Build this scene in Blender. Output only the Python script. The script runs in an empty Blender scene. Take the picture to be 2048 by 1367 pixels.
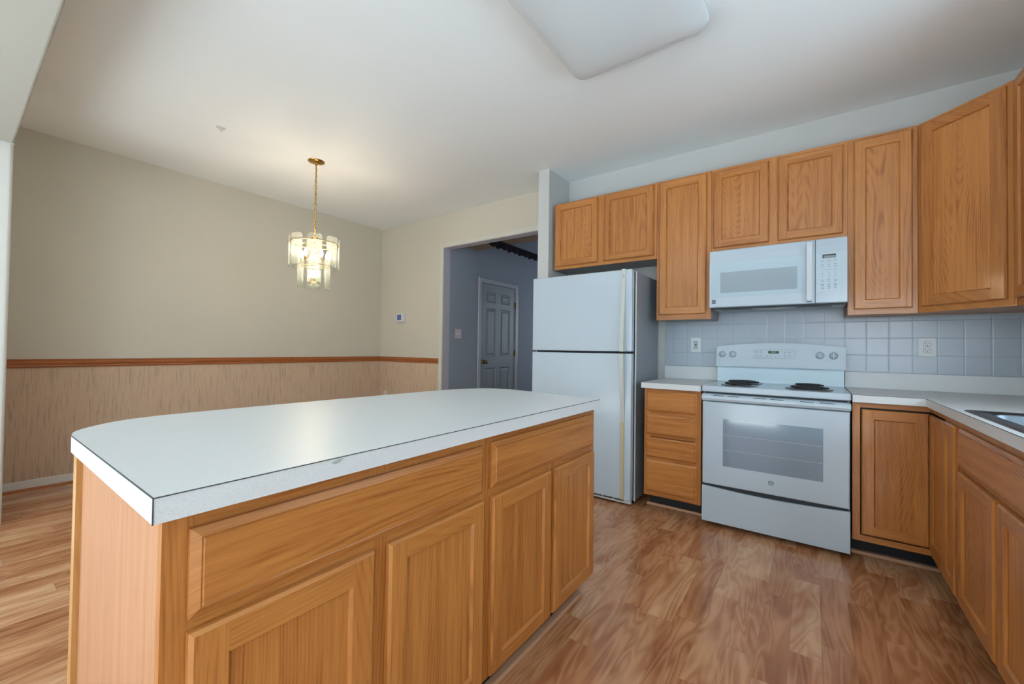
import bpy, bmesh, math, random
from mathutils import Vector, Matrix, Euler
random.seed(7)
S = bpy.context.scene
COL = S.collection

# ------------------------------------------------------------------ camera
CAM = Vector((0.5808, -3.5534, 1.1314)); YAW, PITCH, ROLL, FPX = -0.6269, 0.0159, 0.0137, 825.58
fw = Vector((math.sin(YAW)*math.cos(PITCH), math.cos(YAW)*math.cos(PITCH), math.sin(PITCH)))
r0 = Vector((math.cos(YAW), -math.sin(YAW), 0)); u0 = r0.cross(fw)
rt = r0*math.cos(ROLL) + u0*math.sin(ROLL); up = -r0*math.sin(ROLL) + u0*math.cos(ROLL)
cd = bpy.data.cameras.new('camera'); cam = bpy.data.objects.new('camera', cd); COL.objects.link(cam)
cd.sensor_width = 36; cd.lens = FPX/2048*36; cd.clip_start = 0.02
M = Matrix((rt, up, -fw)).transposed().to_4x4(); M.translation = CAM; cam.matrix_world = M
S.camera = cam

# ------------------------------------------------------------------ view, world, daylight
S.view_settings.view_transform = 'Standard'; S.view_settings.look = 'None'
S.view_settings.gamma = 1; S.view_settings.use_curve_mapping = False; S.view_settings.exposure = 0.24
S.cycles.max_bounces = 10; S.cycles.diffuse_bounces = 6; S.cycles.glossy_bounces = 4
S.cycles.transmission_bounces = 8; S.cycles.transparent_max_bounces = 40
S.cycles.caustics_reflective = False; S.cycles.caustics_refractive = False
S.cycles.sample_clamp_indirect = 4
S.cycles.use_denoising = True
w = bpy.data.worlds.new('sky'); S.world = w; w.use_nodes = True
w.node_tree.nodes['Background'].inputs[0].default_value = (0.75, 0.87, 1, 1)
w.node_tree.nodes['Background'].inputs[1].default_value = 1.0

def area(name, loc, rot, sx, sy, power, color):
    l = bpy.data.lights.new(name, 'AREA'); l.shape = 'RECTANGLE'; l.size = sx; l.size_y = sy
    l.energy = power; l.color = color
    o = bpy.data.objects.new(name, l); COL.objects.link(o); o.location = loc; o.rotation_euler = rot
    return o
R90 = math.pi/2
# daylight entering through the glazed wall behind the camera and the window over the sink
area('daylight_glazed_doors', (-1.6, -7.28, 1.12), (R90+0.12, 0, 0), 3.2, 2.1, 26, (0.79, 0.91, 1.0))
area('daylight_rear_window', (1.78, -7.28, 1.45), (R90+0.12, 0, 0), 1.9, 1.5, 78, (0.79, 0.91, 1.0))
area('daylight_sink_window', (1.86, -1.75, 1.6), (R90+0.15, 0, R90), 1.1, 0.95, 22, (0.62, 0.84, 1.0))
sl = bpy.data.lights.new('added_sun', 'SUN'); sl.energy = 50; sl.angle = 0.02; sl.color = (1.0, 0.98, 0.95)  # added: strikes the unseen rear carpet so its bounce lifts the ceiling
so = bpy.data.objects.new('added_sun', sl); COL.objects.link(so); so.rotation_euler = (R90-math.radians(46), 0, math.radians(-6))
area('added_hall_fill', (-2.0, 3.4, 1.6), (-R90, 0, 0), 1.0, 1.2, 11, (0.8, 0.9, 1.0))  # added fill lamp inside the hall, no window stands there

# ------------------------------------------------------------------ material helpers
def srgb(r, g, b, k=0.85):
    f = lambda c: (c/255/12.92) if c/255 <= 0.04045 else ((c/255+0.055)/1.055)**2.4
    return (f(r)*k, f(g)*k, f(b)*k, 1)
class NT:
    def __init__(s, name, rough=0.5, spec=0.5, color=(0.8, 0.8, 0.8, 1), metal=0.0, coat=0.0):
        s.m = bpy.data.materials.new(name); s.m.use_nodes = True; s.t = s.m.node_tree
        s.p = s.t.nodes['Principled BSDF']; s.p.inputs['Roughness'].default_value = rough
        s.p.inputs['Specular IOR Level'].default_value = spec; s.p.inputs['Base Color'].default_value = color
        s.p.inputs['Metallic'].default_value = metal; s.p.inputs['Coat Weight'].default_value = coat
        s.p.inputs['Coat Roughness'].default_value = 0.12
    def n(s, typ, **k):
        n = s.t.nodes.new(typ)
        for a, v in k.items():
            if a.startswith('i_'):
                key = a[2:]; key = int(key) if key.isdigit() else key.replace('_', ' ')
                s.set(n.inputs[key], v)
            else: setattr(n, a, v)
        return n
    def set(s, inp, v):
        if isinstance(v, bpy.types.NodeSocket): s.t.links.new(v, inp)
        elif isinstance(v, bpy.types.Node): s.t.links.new(v.outputs[0], inp)
        else: inp.default_value = v
    def math(s, op, a, b=0.0, c=None):
        n = s.n('ShaderNodeMath', operation=op); s.set(n.inputs[0], a); s.set(n.inputs[1], b)
        if c is not None: s.set(n.inputs[2], c)
        return n.outputs[0]
    def mix(s, f, a, b, mode='MIX'):
        n = s.n('ShaderNodeMix', data_type='RGBA', blend_type=mode)
        s.set(n.inputs[0], f); s.set(n.inputs[6], a); s.set(n.inputs[7], b); return n.outputs[2]
    def noise(s, vec, scale=1.0, detail=2, rough=0.5, dist=0.0):
        n = s.n('ShaderNodeTexNoise'); s.set(n.inputs['Vector'], vec); n.inputs['Scale'].default_value = scale
        n.inputs['Detail'].default_value = detail; n.inputs['Roughness'].default_value = rough
        n.inputs['Distortion'].default_value = dist; return n.outputs[0]
    def ramp(s, f, stops):
        n = s.n('ShaderNodeValToRGB'); s.set(n.inputs[0], f); e = n.color_ramp.elements
        while len(e) < len(stops): e.new(0.5)
        for k, (p, c) in enumerate(stops):
            e[k].position = p; e[k].color = c if len(c) == 4 else (*c, 1)
        return n.outputs[0]
    def vec(s, x, y, z):
        n = s.n('ShaderNodeCombineXYZ'); s.set(n.inputs[0], x); s.set(n.inputs[1], y); s.set(n.inputs[2], z); return n.outputs[0]
    def xyz(s, v):
        n = s.n('ShaderNodeSeparateXYZ'); s.set(n.inputs[0], v); return n.outputs
    def obj(s): return s.n('ShaderNodeTexCoord').outputs['Object']
    def world(s): return s.n('ShaderNodeNewGeometry').outputs['Position']
    def bump(s, h, strength=0.2, dist=0.01):
        n = s.n('ShaderNodeBump'); n.inputs['Strength'].default_value = strength; n.inputs['Distance'].default_value = dist
        s.set(n.inputs['Height'], h); s.t.links.new(n.outputs[0], s.p.inputs['Normal'])
    def color(s, c): s.set(s.p.inputs['Base Color'], c)

def paint(name, c, rough=0.75, var=0.015, spec=0.3):
    m = NT(name, rough, spec)
    f = m.noise(m.world(), 1.3, 3)
    a = tuple(x*(1-var*2) for x in c[:3])+(1,); b = tuple(min(1, x*(1+var*2)) for x in c[:3])+(1,)
    m.color(m.mix(f, a, b)); m.bump(m.noise(m.world(), 260, 2), 0.05, 0.002)
    return m.m
def plain(name, c, rough=0.4, spec=0.5, metal=0, coat=0):
    return NT(name, rough, spec, c, metal, coat).m

def oak(name, axis, light, dark, pore=0.5, fig=1.0, coat=0.25, rough=0.42, lin=620.0, wander=210.0):
    """oak with the grain along `axis`; the two other axes cross it"""
    m = NT(name, rough, 0.4, coat=coat)
    o = m.xyz(m.obj())
    rnd = m.n('ShaderNodeObjectInfo').outputs['Random']
    ax = 'XYZ'.index(axis); oth = [k for k in range(3) if k != ax]
    cross = m.math('SUBTRACT', o[oth[0]], o[oth[1]])
    cross = m.math('ADD', cross, m.math('MULTIPLY', rnd, 9.7))
    along = m.math('ADD', o[ax], m.math('MULTIPLY', rnd, 5.3))
    # growth lines that run along the board and close into cathedrals where the field folds
    v1 = m.vec(m.math('MULTIPLY', cross, 3.4), m.math('MULTIPLY', along, 0.6), rnd)
    f1 = m.noise(v1, 1.0, 1, 0.4)
    u = m.math('ADD', m.math('MULTIPLY', cross, lin), m.math('MULTIPLY', f1, wander))
    wob = m.noise(m.vec(m.math('MULTIPLY', cross, 30), m.math('MULTIPLY', along, 9), 0.0), 1.0, 2)
    u = m.math('ADD', u, m.math('MULTIPLY', wob, 3.0))
    bands = m.math('MULTIPLY_ADD', m.math('SINE', u), 0.5, 0.5)
    bands = m.math('POWER', bands, 2.2)
    v2 = m.vec(m.math('MULTIPLY', cross, 380), m.math('MULTIPLY', along, 9), 0.0)
    pores = m.noise(v2, 1.0, 2, 0.6)
    v3 = m.vec(m.math('MULTIPLY', cross, 45), m.math('MULTIPLY', along, 1.5), 0.0)
    streak = m.noise(v3, 1.0, 2, 0.6)
    big = m.noise(m.vec(m.math('MULTIPLY', cross, 3), m.math('MULTIPLY', along, 1.5), rnd), 1.0, 1)
    patch = m.n('ShaderNodeMapRange', i_0=big, i_1=0.35, i_2=0.65).outputs[0]
    bands = m.math('MULTIPLY', bands, m.n('ShaderNodeMapRange', i_0=streak, i_1=0.35, i_2=0.65).outputs[0])
    f = m.math('MULTIPLY', m.math('MULTIPLY', bands, 0.30*fig), m.math('MULTIPLY_ADD', patch, 0.8, 0.2))
    f = m.math('ADD', f, m.math('MULTIPLY', streak, 0.40))
    f = m.math('ADD', f, m.math('MULTIPLY', pores, 0.85*pore))
    f = m.math('ADD', f, m.math('MULTIPLY', m.math('SUBTRACT', rnd, 0.5), 0.10))
    mid = tuple((a*b)**0.5 for a, b in zip(light[:3], dark[:3]))+(1,)
    m.color(m.ramp(f, [(0.30, light), (0.58, mid), (0.92, dark)]))
    m.bump(pores, 0.10, 0.002)
    return m.m

OL, OD = srgb(199, 132, 66), srgb(138, 75, 27)
oakZ = oak('oak vertical grain', 'Z', OL, OD)
oakCath = oak('oak cathedral veneer', 'Z', OL, OD, pore=0.45, fig=1.25, lin=300.0, wander=330.0)
oakX = oak('oak grain across', 'X', OL, OD)
oakY = oak('oak grain lengthwise', 'Y', OL, OD)
SL, SD = srgb(206, 133, 68), srgb(148, 80, 30)
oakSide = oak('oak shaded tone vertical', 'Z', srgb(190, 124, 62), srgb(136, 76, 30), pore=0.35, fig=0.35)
oakPanel = oak('oak veneer end panel', 'Z', srgb(190, 136, 96), srgb(146, 92, 60), pore=0.3, fig=0.5, coat=0.0, rough=0.6)
oakFrame = oakZ
wall_warm_tint = paint('wall paint with warm light tint', srgb(212, 205, 189))  # chandelier warmth put into the colour of the shared wall paint
wall_grey = paint('pale grey wall paint', srgb(203, 204, 202))
wall_white = paint('white wall paint', srgb(222, 222, 216))
hall_blue = paint('blue grey hall paint', srgb(160, 170, 184), var=0.03)
ceil_mat = paint('ceiling paint', srgb(243, 249, 250, 1.0), var=0.006)
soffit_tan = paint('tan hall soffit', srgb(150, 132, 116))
trim_white = plain('white trim enamel', srgb(232, 230, 224), 0.4)
white_enamel = plain('white appliance enamel', srgb(190, 204, 215), 0.22, 0.5, coat=0.3)
white_matt = plain('white plastic', srgb(218, 222, 224), 0.35)
ivory = plain('aged ivory plastic', srgb(202, 205, 198), 0.4)
yellowed = plain('yellowed plastic', srgb(198, 182, 144), 0.45)
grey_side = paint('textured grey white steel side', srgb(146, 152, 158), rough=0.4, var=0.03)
black_matt = plain('black vinyl and toe shade', srgb(22, 23, 28), 0.6)  # toe kicks carry their recess shade in this black
dark_gap = plain('dark gasket', srgb(30, 38, 46), 0.6)
coil_mat = plain('dark coil element', srgb(30, 28, 30), 0.5)
chrome = plain('chrome', srgb(210, 212, 215), 0.15, metal=1)
steel = plain('brushed stainless', srgb(150, 156, 160), 0.32, metal=1)
brass = plain('polished brass', srgb(214, 170, 92), 0.18, metal=1)
old_brass = plain('antique brass', srgb(120, 95, 60), 0.3, metal=1)
ink = plain('grey printing', srgb(96, 108, 120), 0.5)
ink_dark = plain('dark printing', srgb(50, 62, 74), 0.5)

def laminate():
    m = NT('speckled white laminate', 0.38, 0.45)
    f = m.noise(m.world(), 420, 2, 0.7)
    m.color(m.ramp(f, [(0.34, srgb(213, 216, 216)), (0.5, srgb(225, 228, 229)), (0.7, srgb(227, 230, 231))]))
    return m.m
lam = laminate()
seam_mat = plain('dark laminate seam', srgb(70, 76, 80), 0.6)

def floor_mat():
    m = NT('laminate plank floor', 0.3, 0.45, coat=0.1)
    p = m.xyz(m.world()); W = 0.101
    xs = m.math('DIVIDE', m.math('SUBTRACT', p[0], 0.01), W)
    i = m.math('FLOOR', xs)
    wn = m.n('ShaderNodeTexWhiteNoise', noise_dimensions='1D'); m.set(wn.inputs['W'], i)
    off = wn.outputs['Value']
    ys = m.math('DIVIDE', m.math('ADD', p[1], m.math('MULTIPLY', off, 3.0)), 0.62)
    j = m.math('FLOOR', ys)
    w2 = m.n('ShaderNodeTexWhiteNoise', noise_dimensions='2D'); m.set(w2.inputs['Vector'], m.vec(i, j, 0))
    tone = w2.outputs['Value']; cr = w2.outputs['Color']; seed = m.xyz(cr)
    x2 = m.math('ADD', p[0], m.math('MULTIPLY', seed[0], 13)); y2 = m.math('ADD', p[1], m.math('MULTIPLY', seed[1], 17))
    f1 = m.noise(m.vec(m.math('MULTIPLY', x2, 8.5), m.math('MULTIPLY', y2, 1.3), seed[2]), 1.0, 2, 0.5, 0.6)
    bands = m.math('MULTIPLY_ADD', m.math('SINE', m.math('MULTIPLY', f1, 74.0)), 0.5, 0.5)
    fine = m.noise(m.vec(m.math('MULTIPLY', x2, 190), m.math('MULTIPLY', y2, 6), 0.0), 1.0, 2, 0.6)
    mott = m.noise(m.vec(m.math('MULTIPLY', x2, 14), m.math('MULTIPLY', y2, 3.2), seed[1]), 1.0, 2, 0.55)
    base = m.ramp(tone, [(0.0, srgb(196, 136, 94)), (0.35, srgb(207, 149, 106)), (0.7, srgb(217, 165, 123)), (1.0, srgb(225, 181, 141))])
    dk = m.ramp(tone, [(0.0, srgb(142, 84, 48)), (0.5, srgb(160, 98, 60)), (1.0, srgb(186, 126, 84))])
    fac = m.math('ADD', m.math('MULTIPLY', bands, 0.44), m.math('MULTIPLY', fine, 0.24))
    fac = m.math('ADD', fac, m.math('MULTIPLY', m.math('SUBTRACT', mott, 0.46), 2.0))
    fac = m.n('ShaderNodeClamp', i_0=fac).outputs[0]
    c = m.mix(fac, base, dk)
    fx = m.math('FRACT', xs); fy = m.math('FRACT', ys)
    ex = m.math('LESS_THAN', fx, 0.012); ey = m.math('LESS_THAN', fy, 0.003)
    e = m.math('MAXIMUM', ex, ey)
    m.color(m.mix(m.math('MULTIPLY', e, 0.45), c, srgb(96, 60, 40)))
    m.set(m.p.inputs['Roughness'], m.math('MULTIPLY_ADD', fine, 0.10, 0.16))
    return m.m

def wallpaper():
    m = NT('streaked grasscloth wallpaper', 0.75, 0.25)
    p = m.xyz(m.world()); h = m.math('ADD', p[0], p[1])
    a = m.noise(m.vec(m.math('MULTIPLY', h, 75), m.math('MULTIPLY', p[2], 4.2), 0.0), 1.0, 3, 0.6)
    b = m.noise(m.vec(m.math('MULTIPLY', h, 150), m.math('MULTIPLY', p[2], 14), 3.0), 1.0, 2, 0.6)
    g = m.noise(m.vec(m.math('MULTIPLY', h, 5), m.math('MULTIPLY', p[2], 2), 0.0), 1.0, 2)
    base = m.mix(b, srgb(196, 168, 138), srgb(220, 196, 168))
    base = m.mix(m.math('MULTIPLY', g, 0.5), base, srgb(212, 180, 160))
    st = m.ramp(a, [(0.50, (0, 0, 0)), (0.68, (1, 1, 1))])
    m.color(m.mix(m.math('MULTIPLY', st, 0.42), base, srgb(136, 122, 104)))
    return m.m

TX0, TP, TZ0 = 0.7566, 0.1105, 1.0093
def tile_mat():
    m = NT('glazed white wall tile', 0.24, 0.45)
    p = m.xyz(m.world())
    fx = m.math('FRACT', m.math('DIVIDE', m.math('ADD', m.math('SUBTRACT', p[0], TX0), m.math('MULTIPLY', p[1], 1.0)), TP))
    fz = m.math('FRACT', m.math('DIVIDE', m.math('SUBTRACT', p[2], TZ0), TP))
    dx = m.math('MINIMUM', fx, m.math('SUBTRACT', 1.0, fx)); dz = m.math('MINIMUM', fz, m.math('SUBTRACT', 1.0, fz))
    d = m.math('MINIMUM', dx, dz)
    g = m.ramp(d, [(0.010, (0, 0, 0)), (0.017, (1, 1, 1))])
    prof = m.ramp(d, [(0.0, (0, 0, 0)), (0.05, (1, 1, 1))])
    m.color(m.mix(g, srgb(166, 176, 186), srgb(178, 188, 198)))
    m.bump(prof, 0.3, 0.002)
    return m.m

def glass_mat(name, c, rough=0.0):
    m = NT(name); t = m.t; t.nodes.remove(m.p)
    tr = m.n('ShaderNodeBsdfTransparent'); tr.inputs[0].default_value = c
    gl = m.n('ShaderNodeBsdfGlossy'); gl.inputs['Roughness'].default_value = rough
    fr = m.n('ShaderNodeLayerWeight'); fr.inputs[0].default_value = 0.5
    fac = m.math('MULTIPLY_ADD', m.math('POWER', fr.outputs['Facing'], 4.0), 0.5, 0.05)
    mx = m.n('ShaderNodeMixShader'); m.set(mx.inputs[0], fac)
    t.links.new(tr.outputs[0], mx.inputs[1]); t.links.new(gl.outputs[0], mx.inputs[2])
    tl = m.n('ShaderNodeBsdfTranslucent'); tl.inputs[0].default_value = (0.95, 1.0, 0.95, 1)
    m2 = m.n('ShaderNodeMixShader'); m2.inputs[0].default_value = 0.05
    t.links.new(mx.outputs[0], m2.inputs[1]); t.links.new(tl.outputs[0], m2.inputs[2]); mx = m2
    t.links.new(mx.outputs[0], t.nodes['Material Output'].inputs[0]); return m.m
def emit(name, c, strength):
    m = NT(name, 0.5, 0.5, c); m.p.inputs['Emission Color'].default_value = c
    m.p.inputs['Emission Strength'].default_value = strength; return m.m

# ------------------------------------------------------------------ mesh helpers (all built in world coordinates)
def box(bm, x0, x1, y0, y1, z0, z1, bev=0.0, seg=1, mat=0):
    vs = [bm.verts.new((x, y, z)) for x in (x0, x1) for y in (y0, y1) for z in (z0, z1)]
    fs = [bm.faces.new([vs[i] for i in f]) for f in ((0, 1, 3, 2), (4, 6, 7, 5), (0, 4, 5, 1), (2, 3, 7, 6), (0, 2, 6, 4), (1, 5, 7, 3))]
    for f in fs: f.material_index = mat
    if bev > 0:
        r = bmesh.ops.bevel(bm, geom=list({e for f in fs for e in f.edges}), offset=bev, segments=seg, profile=0.5, affect='EDGES', material=-1)
    return fs
def cyl(bm, p0, p1, r0_, r1_=None, n=20, caps=True, mat=0):
    r1_ = r0_ if r1_ is None else r1_
    p0, p1 = Vector(p0), Vector(p1); d = (p1-p0).normalized()
    a = d.orthogonal().normalized(); b = d.cross(a)
    A = [bm.verts.new(p0+(a*math.cos(t)+b*math.sin(t))*r0_) for t in [2*math.pi*k/n for k in range(n)]]
    B = [bm.verts.new(p1+(a*math.cos(t)+b*math.sin(t))*r1_) for t in [2*math.pi*k/n for k in range(n)]]
    for k in range(n):
        f = bm.faces.new((A[k], A[(k+1) % n], B[(k+1) % n], B[k])); f.smooth = True; f.material_index = mat
    if caps:
        for c in (A[::-1], B):
            f = bm.faces.new(c); f.material_index = mat
def lathe(bm, c, axis, prof, n=28, mat=0):
    """prof: (radius, distance along axis) pairs"""
    c = Vector(c); d = Vector(axis).normalized(); a = d.orthogonal().normalized(); b = d.cross(a)
    rings = []
    for r, h in prof:
        if r < 1e-6: rings.append([bm.verts.new(c+d*h)])
        else: rings.append([bm.verts.new(c+d*h+(a*math.cos(2*math.pi*k/n)+b*math.sin(2*math.pi*k/n))*r) for k in range(n)])
    for A, B in zip(rings, rings[1:]):
        for k in range(n):
            k2 = (k+1) % n
            if len(A) == 1: f = bm.faces.new((A[0], B[k2], B[k]))
            elif len(B) == 1: f = bm.faces.new((A[k], A[k2], B[0]))
            else: f = bm.faces.new((A[k], A[k2], B[k2], B[k]))
            f.smooth = True; f.material_index = mat
def tube(bm, pts, r, n=8, closed=False, mat=0):
    pts = [Vector(p) for p in pts]; rings = []; N = len(pts); prev = None
    for k, p in enumerate(pts):
        if closed: t = pts[(k+1) % N]-pts[k-1]
        else: t = pts[min(k+1, N-1)]-pts[max(k-1, 0)]
        t.normalize()
        a = t.orthogonal().normalized() if prev is None else (prev-t*prev.dot(t)).normalized()
        prev = a; b = t.cross(a)
        rings.append([bm.verts.new(p+(a*math.cos(2*math.pi*j/n)+b*math.sin(2*math.pi*j/n))*r) for j in range(n)])
    for k in range(N if closed else N-1):
        A, B = rings[k], rings[(k+1) % N]
        for j in range(n):
            f = bm.faces.new((A[j], A[(j+1) % n], B[(j+1) % n], B[j])); f.smooth = True; f.material_index = mat
    if not closed:
        bm.faces.new(rings[0][::-1]); bm.faces.new(rings[-1])
def prism(bm, poly, z0, z1, bev=0.0, mat=0):
    A = [bm.verts.new((x, y, z0)) for x, y in poly]; B = [bm.verts.new((x, y, z1)) for x, y in poly]
    n = len(poly); fs = [bm.faces.new(A[::-1]), bm.faces.new(B)]
    for k in range(n): fs.append(bm.faces.new((A[k], A[(k+1) % n], B[(k+1) % n], B[k])))
    for f in fs: f.material_index = mat
    return fs
def extrude_poly(bm, pts3, vec, mat=0):
    """closed planar outline pushed along vec"""
    vec = Vector(vec); A = [bm.verts.new(p) for p in pts3]; B = [bm.verts.new(Vector(p)+vec) for p in pts3]; n = len(A)
    fs = [bm.faces.new(A), bm.faces.new(B[::-1])]
    for k in range(n): fs.append(bm.faces.new((A[k], B[k], B[(k+1) % n], A[(k+1) % n])))
    for f in fs: f.material_index = mat
    return fs

def link(name, bm, mats, parent=None, recalc=True):
    if recalc: bmesh.ops.recalc_face_normals(bm, faces=bm.faces)
    me = bpy.data.meshes.new(name); 
    if parent is not None:
        off = Vector(); q = parent
        while q is not None: off += q.location; q = q.parent
        bmesh.ops.translate(bm, verts=bm.verts, vec=-off)
    bm.to_mesh(me); bm.free()
    o = bpy.data.objects.new(name, me); COL.objects.link(o)
    for m in (mats if isinstance(mats, (list, tuple)) else [mats]): me.materials.append(m)
    if parent is not None: o.parent = parent
    return o
def B(): return bmesh.new()
def tag(o, label, cat, group=None):
    o['label'] = label; o['category'] = cat
    if group: o['group'] = group
    return o
def thing(name, loc, label, cat, group=None):
    o = bpy.data.objects.new(name, None); COL.objects.link(o); o.location = loc; o.empty_display_size = 0.05
    return tag(o, label, cat, group)
def struct(name, bm, mats, parent=None):
    o = link(name, bm, mats, parent)
    if parent is None: o['kind'] = 'structure'
    return o
def simple(name, dims, mats, parent=None, bev=0.0, seg=1):
    bm = B(); box(bm, *dims, bev=bev, seg=seg); return link(name, bm, mats, parent)
def text_mesh(name, body, size, loc, xdir, nrm, mat, parent, depth=0.0004, align='CENTER'):
    cu = bpy.data.curves.new(name, 'FONT'); cu.body = body; cu.size = size; cu.extrude = depth
    cu.align_x = align; cu.align_y = 'CENTER'
    t = bpy.data.objects.new(name, cu); COL.objects.link(t)
    dg = bpy.context.evaluated_depsgraph_get(); me = bpy.data.meshes.new_from_object(t.evaluated_get(dg))
    bpy.data.objects.remove(t); bpy.data.curves.remove(cu)
    X = Vector(xdir).normalized(); Z = Vector(nrm).normalized(); Y = Z.cross(X)
    mt = Matrix((X, Y, Z)).transposed().to_4x4(); mt.translation = Vector(loc)
    me.transform(mt)
    bm = bmesh.new(); bm.from_mesh(me); bpy.data.meshes.remove(me)
    return link(name, bm, mat, parent, recalc=False)

# ---------- framed slabs on a vertical plane.  O: lower-left-back corner, U: horizontal dir, n: outward normal
class Plane:
    def __init__(s, O, U, n): s.O, s.U, s.n = Vector(O), Vector(U).normalized(), Vector(n).normalized()
    def p(s, u, z, d): return s.O + s.U*u + Vector((0, 0, z)) + s.n*d
def quad(bm, pts, mat):
    f = bm.faces.new([bm.verts.new(p) for p in pts]); f.material_index = mat; return f
def ring(bm, P, a, b, mats):
    """bridge rectangle a to rectangle b; rect = (u0,u1,z0,z1,d); mats=(vertical, horizontal)"""
    A = [P.p(a[0], a[2], a[4]), P.p(a[1], a[2], a[4]), P.p(a[1], a[3], a[4]), P.p(a[0], a[3], a[4])]
    Bq = [P.p(b[0], b[2], b[4]), P.p(b[1], b[2], b[4]), P.p(b[1], b[3], b[4]), P.p(b[0], b[3], b[4])]
    for k in range(4): quad(bm, (A[k], A[(k+1) % 4], Bq[(k+1) % 4], Bq[k]), mats[1] if k % 2 == 0 else mats[0])
def door(P, u0, u1, z0, z1, mats, parent, name='door', stile=0.052, th=0.018, rec=0.009, panel_mat=None):
    """framed door: stiles (vertical grain) full height, rails between, bevelled lip, recessed panel as a sub-part"""
    bm = B(); e = 0.006
    a = (u0, u1, z0, z1, 0.001); b = (u0, u1, z0, z1, th-e); c = (u0+e, u1-e, z0+e, z1-e, th)
    ring(bm, P, a, b, (0, 1)); ring(bm, P, b, c, (0, 1))
    i = (u0+stile, u1-stile, z0+stile, z1-stile, th)
    quad(bm, [P.p(c[0], c[2], th), P.p(i[0], c[2], th), P.p(i[0], c[3], th), P.p(c[0], c[3], th)], 0)
    quad(bm, [P.p(i[1], c[2], th), P.p(c[1], c[2], th), P.p(c[1], c[3], th), P.p(i[1], c[3], th)], 0)
    quad(bm, [P.p(i[0], c[2], th), P.p(i[1], c[2], th), P.p(i[1], i[2], th), P.p(i[0], i[2], th)], 1)
    quad(bm, [P.p(i[0], i[3], th), P.p(i[1], i[3], th), P.p(i[1], c[3], th), P.p(i[0], c[3], th)], 1)
    j = (i[0]+0.006, i[1]-0.006, i[2]+0.006, i[3]-0.006, th-rec)
    ring(bm, P, i, j, (0, 1))
    quad(bm, [P.p(u0, z0, .001), P.p(u0, z1, .001), P.p(u1, z1, .001), P.p(u1, z0, .001)], 0)
    d = link(name, bm, [mats[0], mats[1]], parent)
    bm = B(); k = th-rec-0.0005; q = 0.004
    aa = (j[0]-q, j[1]+q, j[2]-q, j[3]+q, k); bb = aa[:4]+(k-0.006,)
    ring(bm, P, aa, bb, (0, 0))
    quad(bm, [P.p(aa[0], aa[2], k), P.p(aa[1], aa[2], k), P.p(aa[1], aa[3], k), P.p(aa[0], aa[3], k)], 0)
    quad(bm, [P.p(aa[0], aa[2], k-.006), P.p(aa[0], aa[3], k-.006), P.p(aa[1], aa[3], k-.006), P.p(aa[1], aa[2], k-.006)], 0)
    link('door_panel', bm, panel_mat or oakCath, d)
    return d
def drawer(P, u0, u1, z0, z1, mat, parent, name='drawer', th=0.018, lip=0.013):
    bm = B()
    R_ = [(0, .001), (0, th-.009), (lip-0.002, th-.002), (lip, th-.003), (lip+.0015, th)]
    rects = [(u0+i, u1-i, z0+i, z1-i, d) for i, d in R_]
    for a, b in zip(rects, rects[1:]): ring(bm, P, a, b, (0, 0))
    c = rects[-1]; quad(bm, [P.p(c[0], c[2], c[4]), P.p(c[1], c[2], c[4]), P.p(c[1], c[3], c[4]), P.p(c[0], c[3], c[4])], 0)
    quad(bm, [P.p(u0, z0, .001), P.p(u0, z1, .001), P.p(u1, z1, .001), P.p(u1, z0, .001)], 0)
    return link(name, bm, mat, parent)
def face_frame(P, holes_u, rails, z0, z1, mats, parent, t=0.02):
    """holes_u: vertical stile strips [(u0,u1)], rails: [(u0,u1,z0,z1)]"""
    bm = B()
    def fb(u0, u1, a, b, mat, d0, d1):
        pts = [P.p(u0, a, d0), P.p(u1, a, d0), P.p(u1, b, d0), P.p(u0, b, d0)]
        fs = extrude_poly(bm, pts, P.n*(d1-d0), mat)
    for u0, u1 in holes_u: fb(u0, u1, z0, z1, 0, -t, 0)
    for u0, u1, a, b in rails: fb(u0+0.001, u1-0.001, a+0.0006, b-0.0006, 1, -t+0.0004, -0.0004)
    return link('face_frame', bm, mats, parent)

# ================================================================== ROOM SHELL
ZC, YB, XL, YS, XR = 2.755, 0.015, -4.258, -3.315, 1.676
FLOOR = floor_mat()
bm = B(); box(bm, -5.0, 2.9, -7.3, 3.7, -0.08, 0); struct('floor', bm, FLOOR)
bm = B(); box(bm, -3.44, 2.8, -7.1, -4.1, 0.0, 0.012); struct('added_bounce_carpet', bm, paint('added pale blue grey bounce carpet', srgb(212, 222, 228), 0.95, 0.03))  # unseen, added as a pale reflector to throw light up at the ceiling
bm = B(); box(bm, -4.36, 2.9, -7.3, 0.12, ZC, ZC+0.08); struct('ceiling', bm, ceil_mat)

# left dining wall with wallpapered wainscot
bm = B(); box(bm, XL-0.1, XL, -7.2, YB+0.12, 0, ZC); struct('wall_left', bm, wall_warm_tint)
WP = wallpaper()
bm = B(); box(bm, XL, XL+0.002, YS, YB, 0.075, 0.94); struct('trim_1', bm, WP)
XC = -3.112    # where the chair rail stops beside the opening
bm = B(); box(bm, XL, XC, YB-0.002, YB, 0.075, 0.94); struct('trim_2', bm, WP)
# dining back wall around the opening
XO, ZO = -3.055, 2.352
bm = B()
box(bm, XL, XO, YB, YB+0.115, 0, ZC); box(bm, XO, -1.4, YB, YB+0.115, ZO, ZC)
struct('wall_back', bm, wall_warm_tint)
bm = B(); box(bm, XC+0.002, XO, YB-0.006, YB, 0, ZO+0.055, 0.002); box(bm, XO, -1.445, YB-0.006, YB, ZO, ZO+0.05, 0.002)
struct('trim_3', bm, paint('off white casing paint', srgb(214, 212, 198)))
bm = B(); box(bm, XO, XO+0.006, YB, YB+0.115, 0, ZO-0.006); box(bm, XO, -1.445, YB, YB+0.115, ZO-0.006, ZO)
struct('trim_4', bm, paint('lavender grey jamb paint', srgb(196, 194, 202)))
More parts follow.
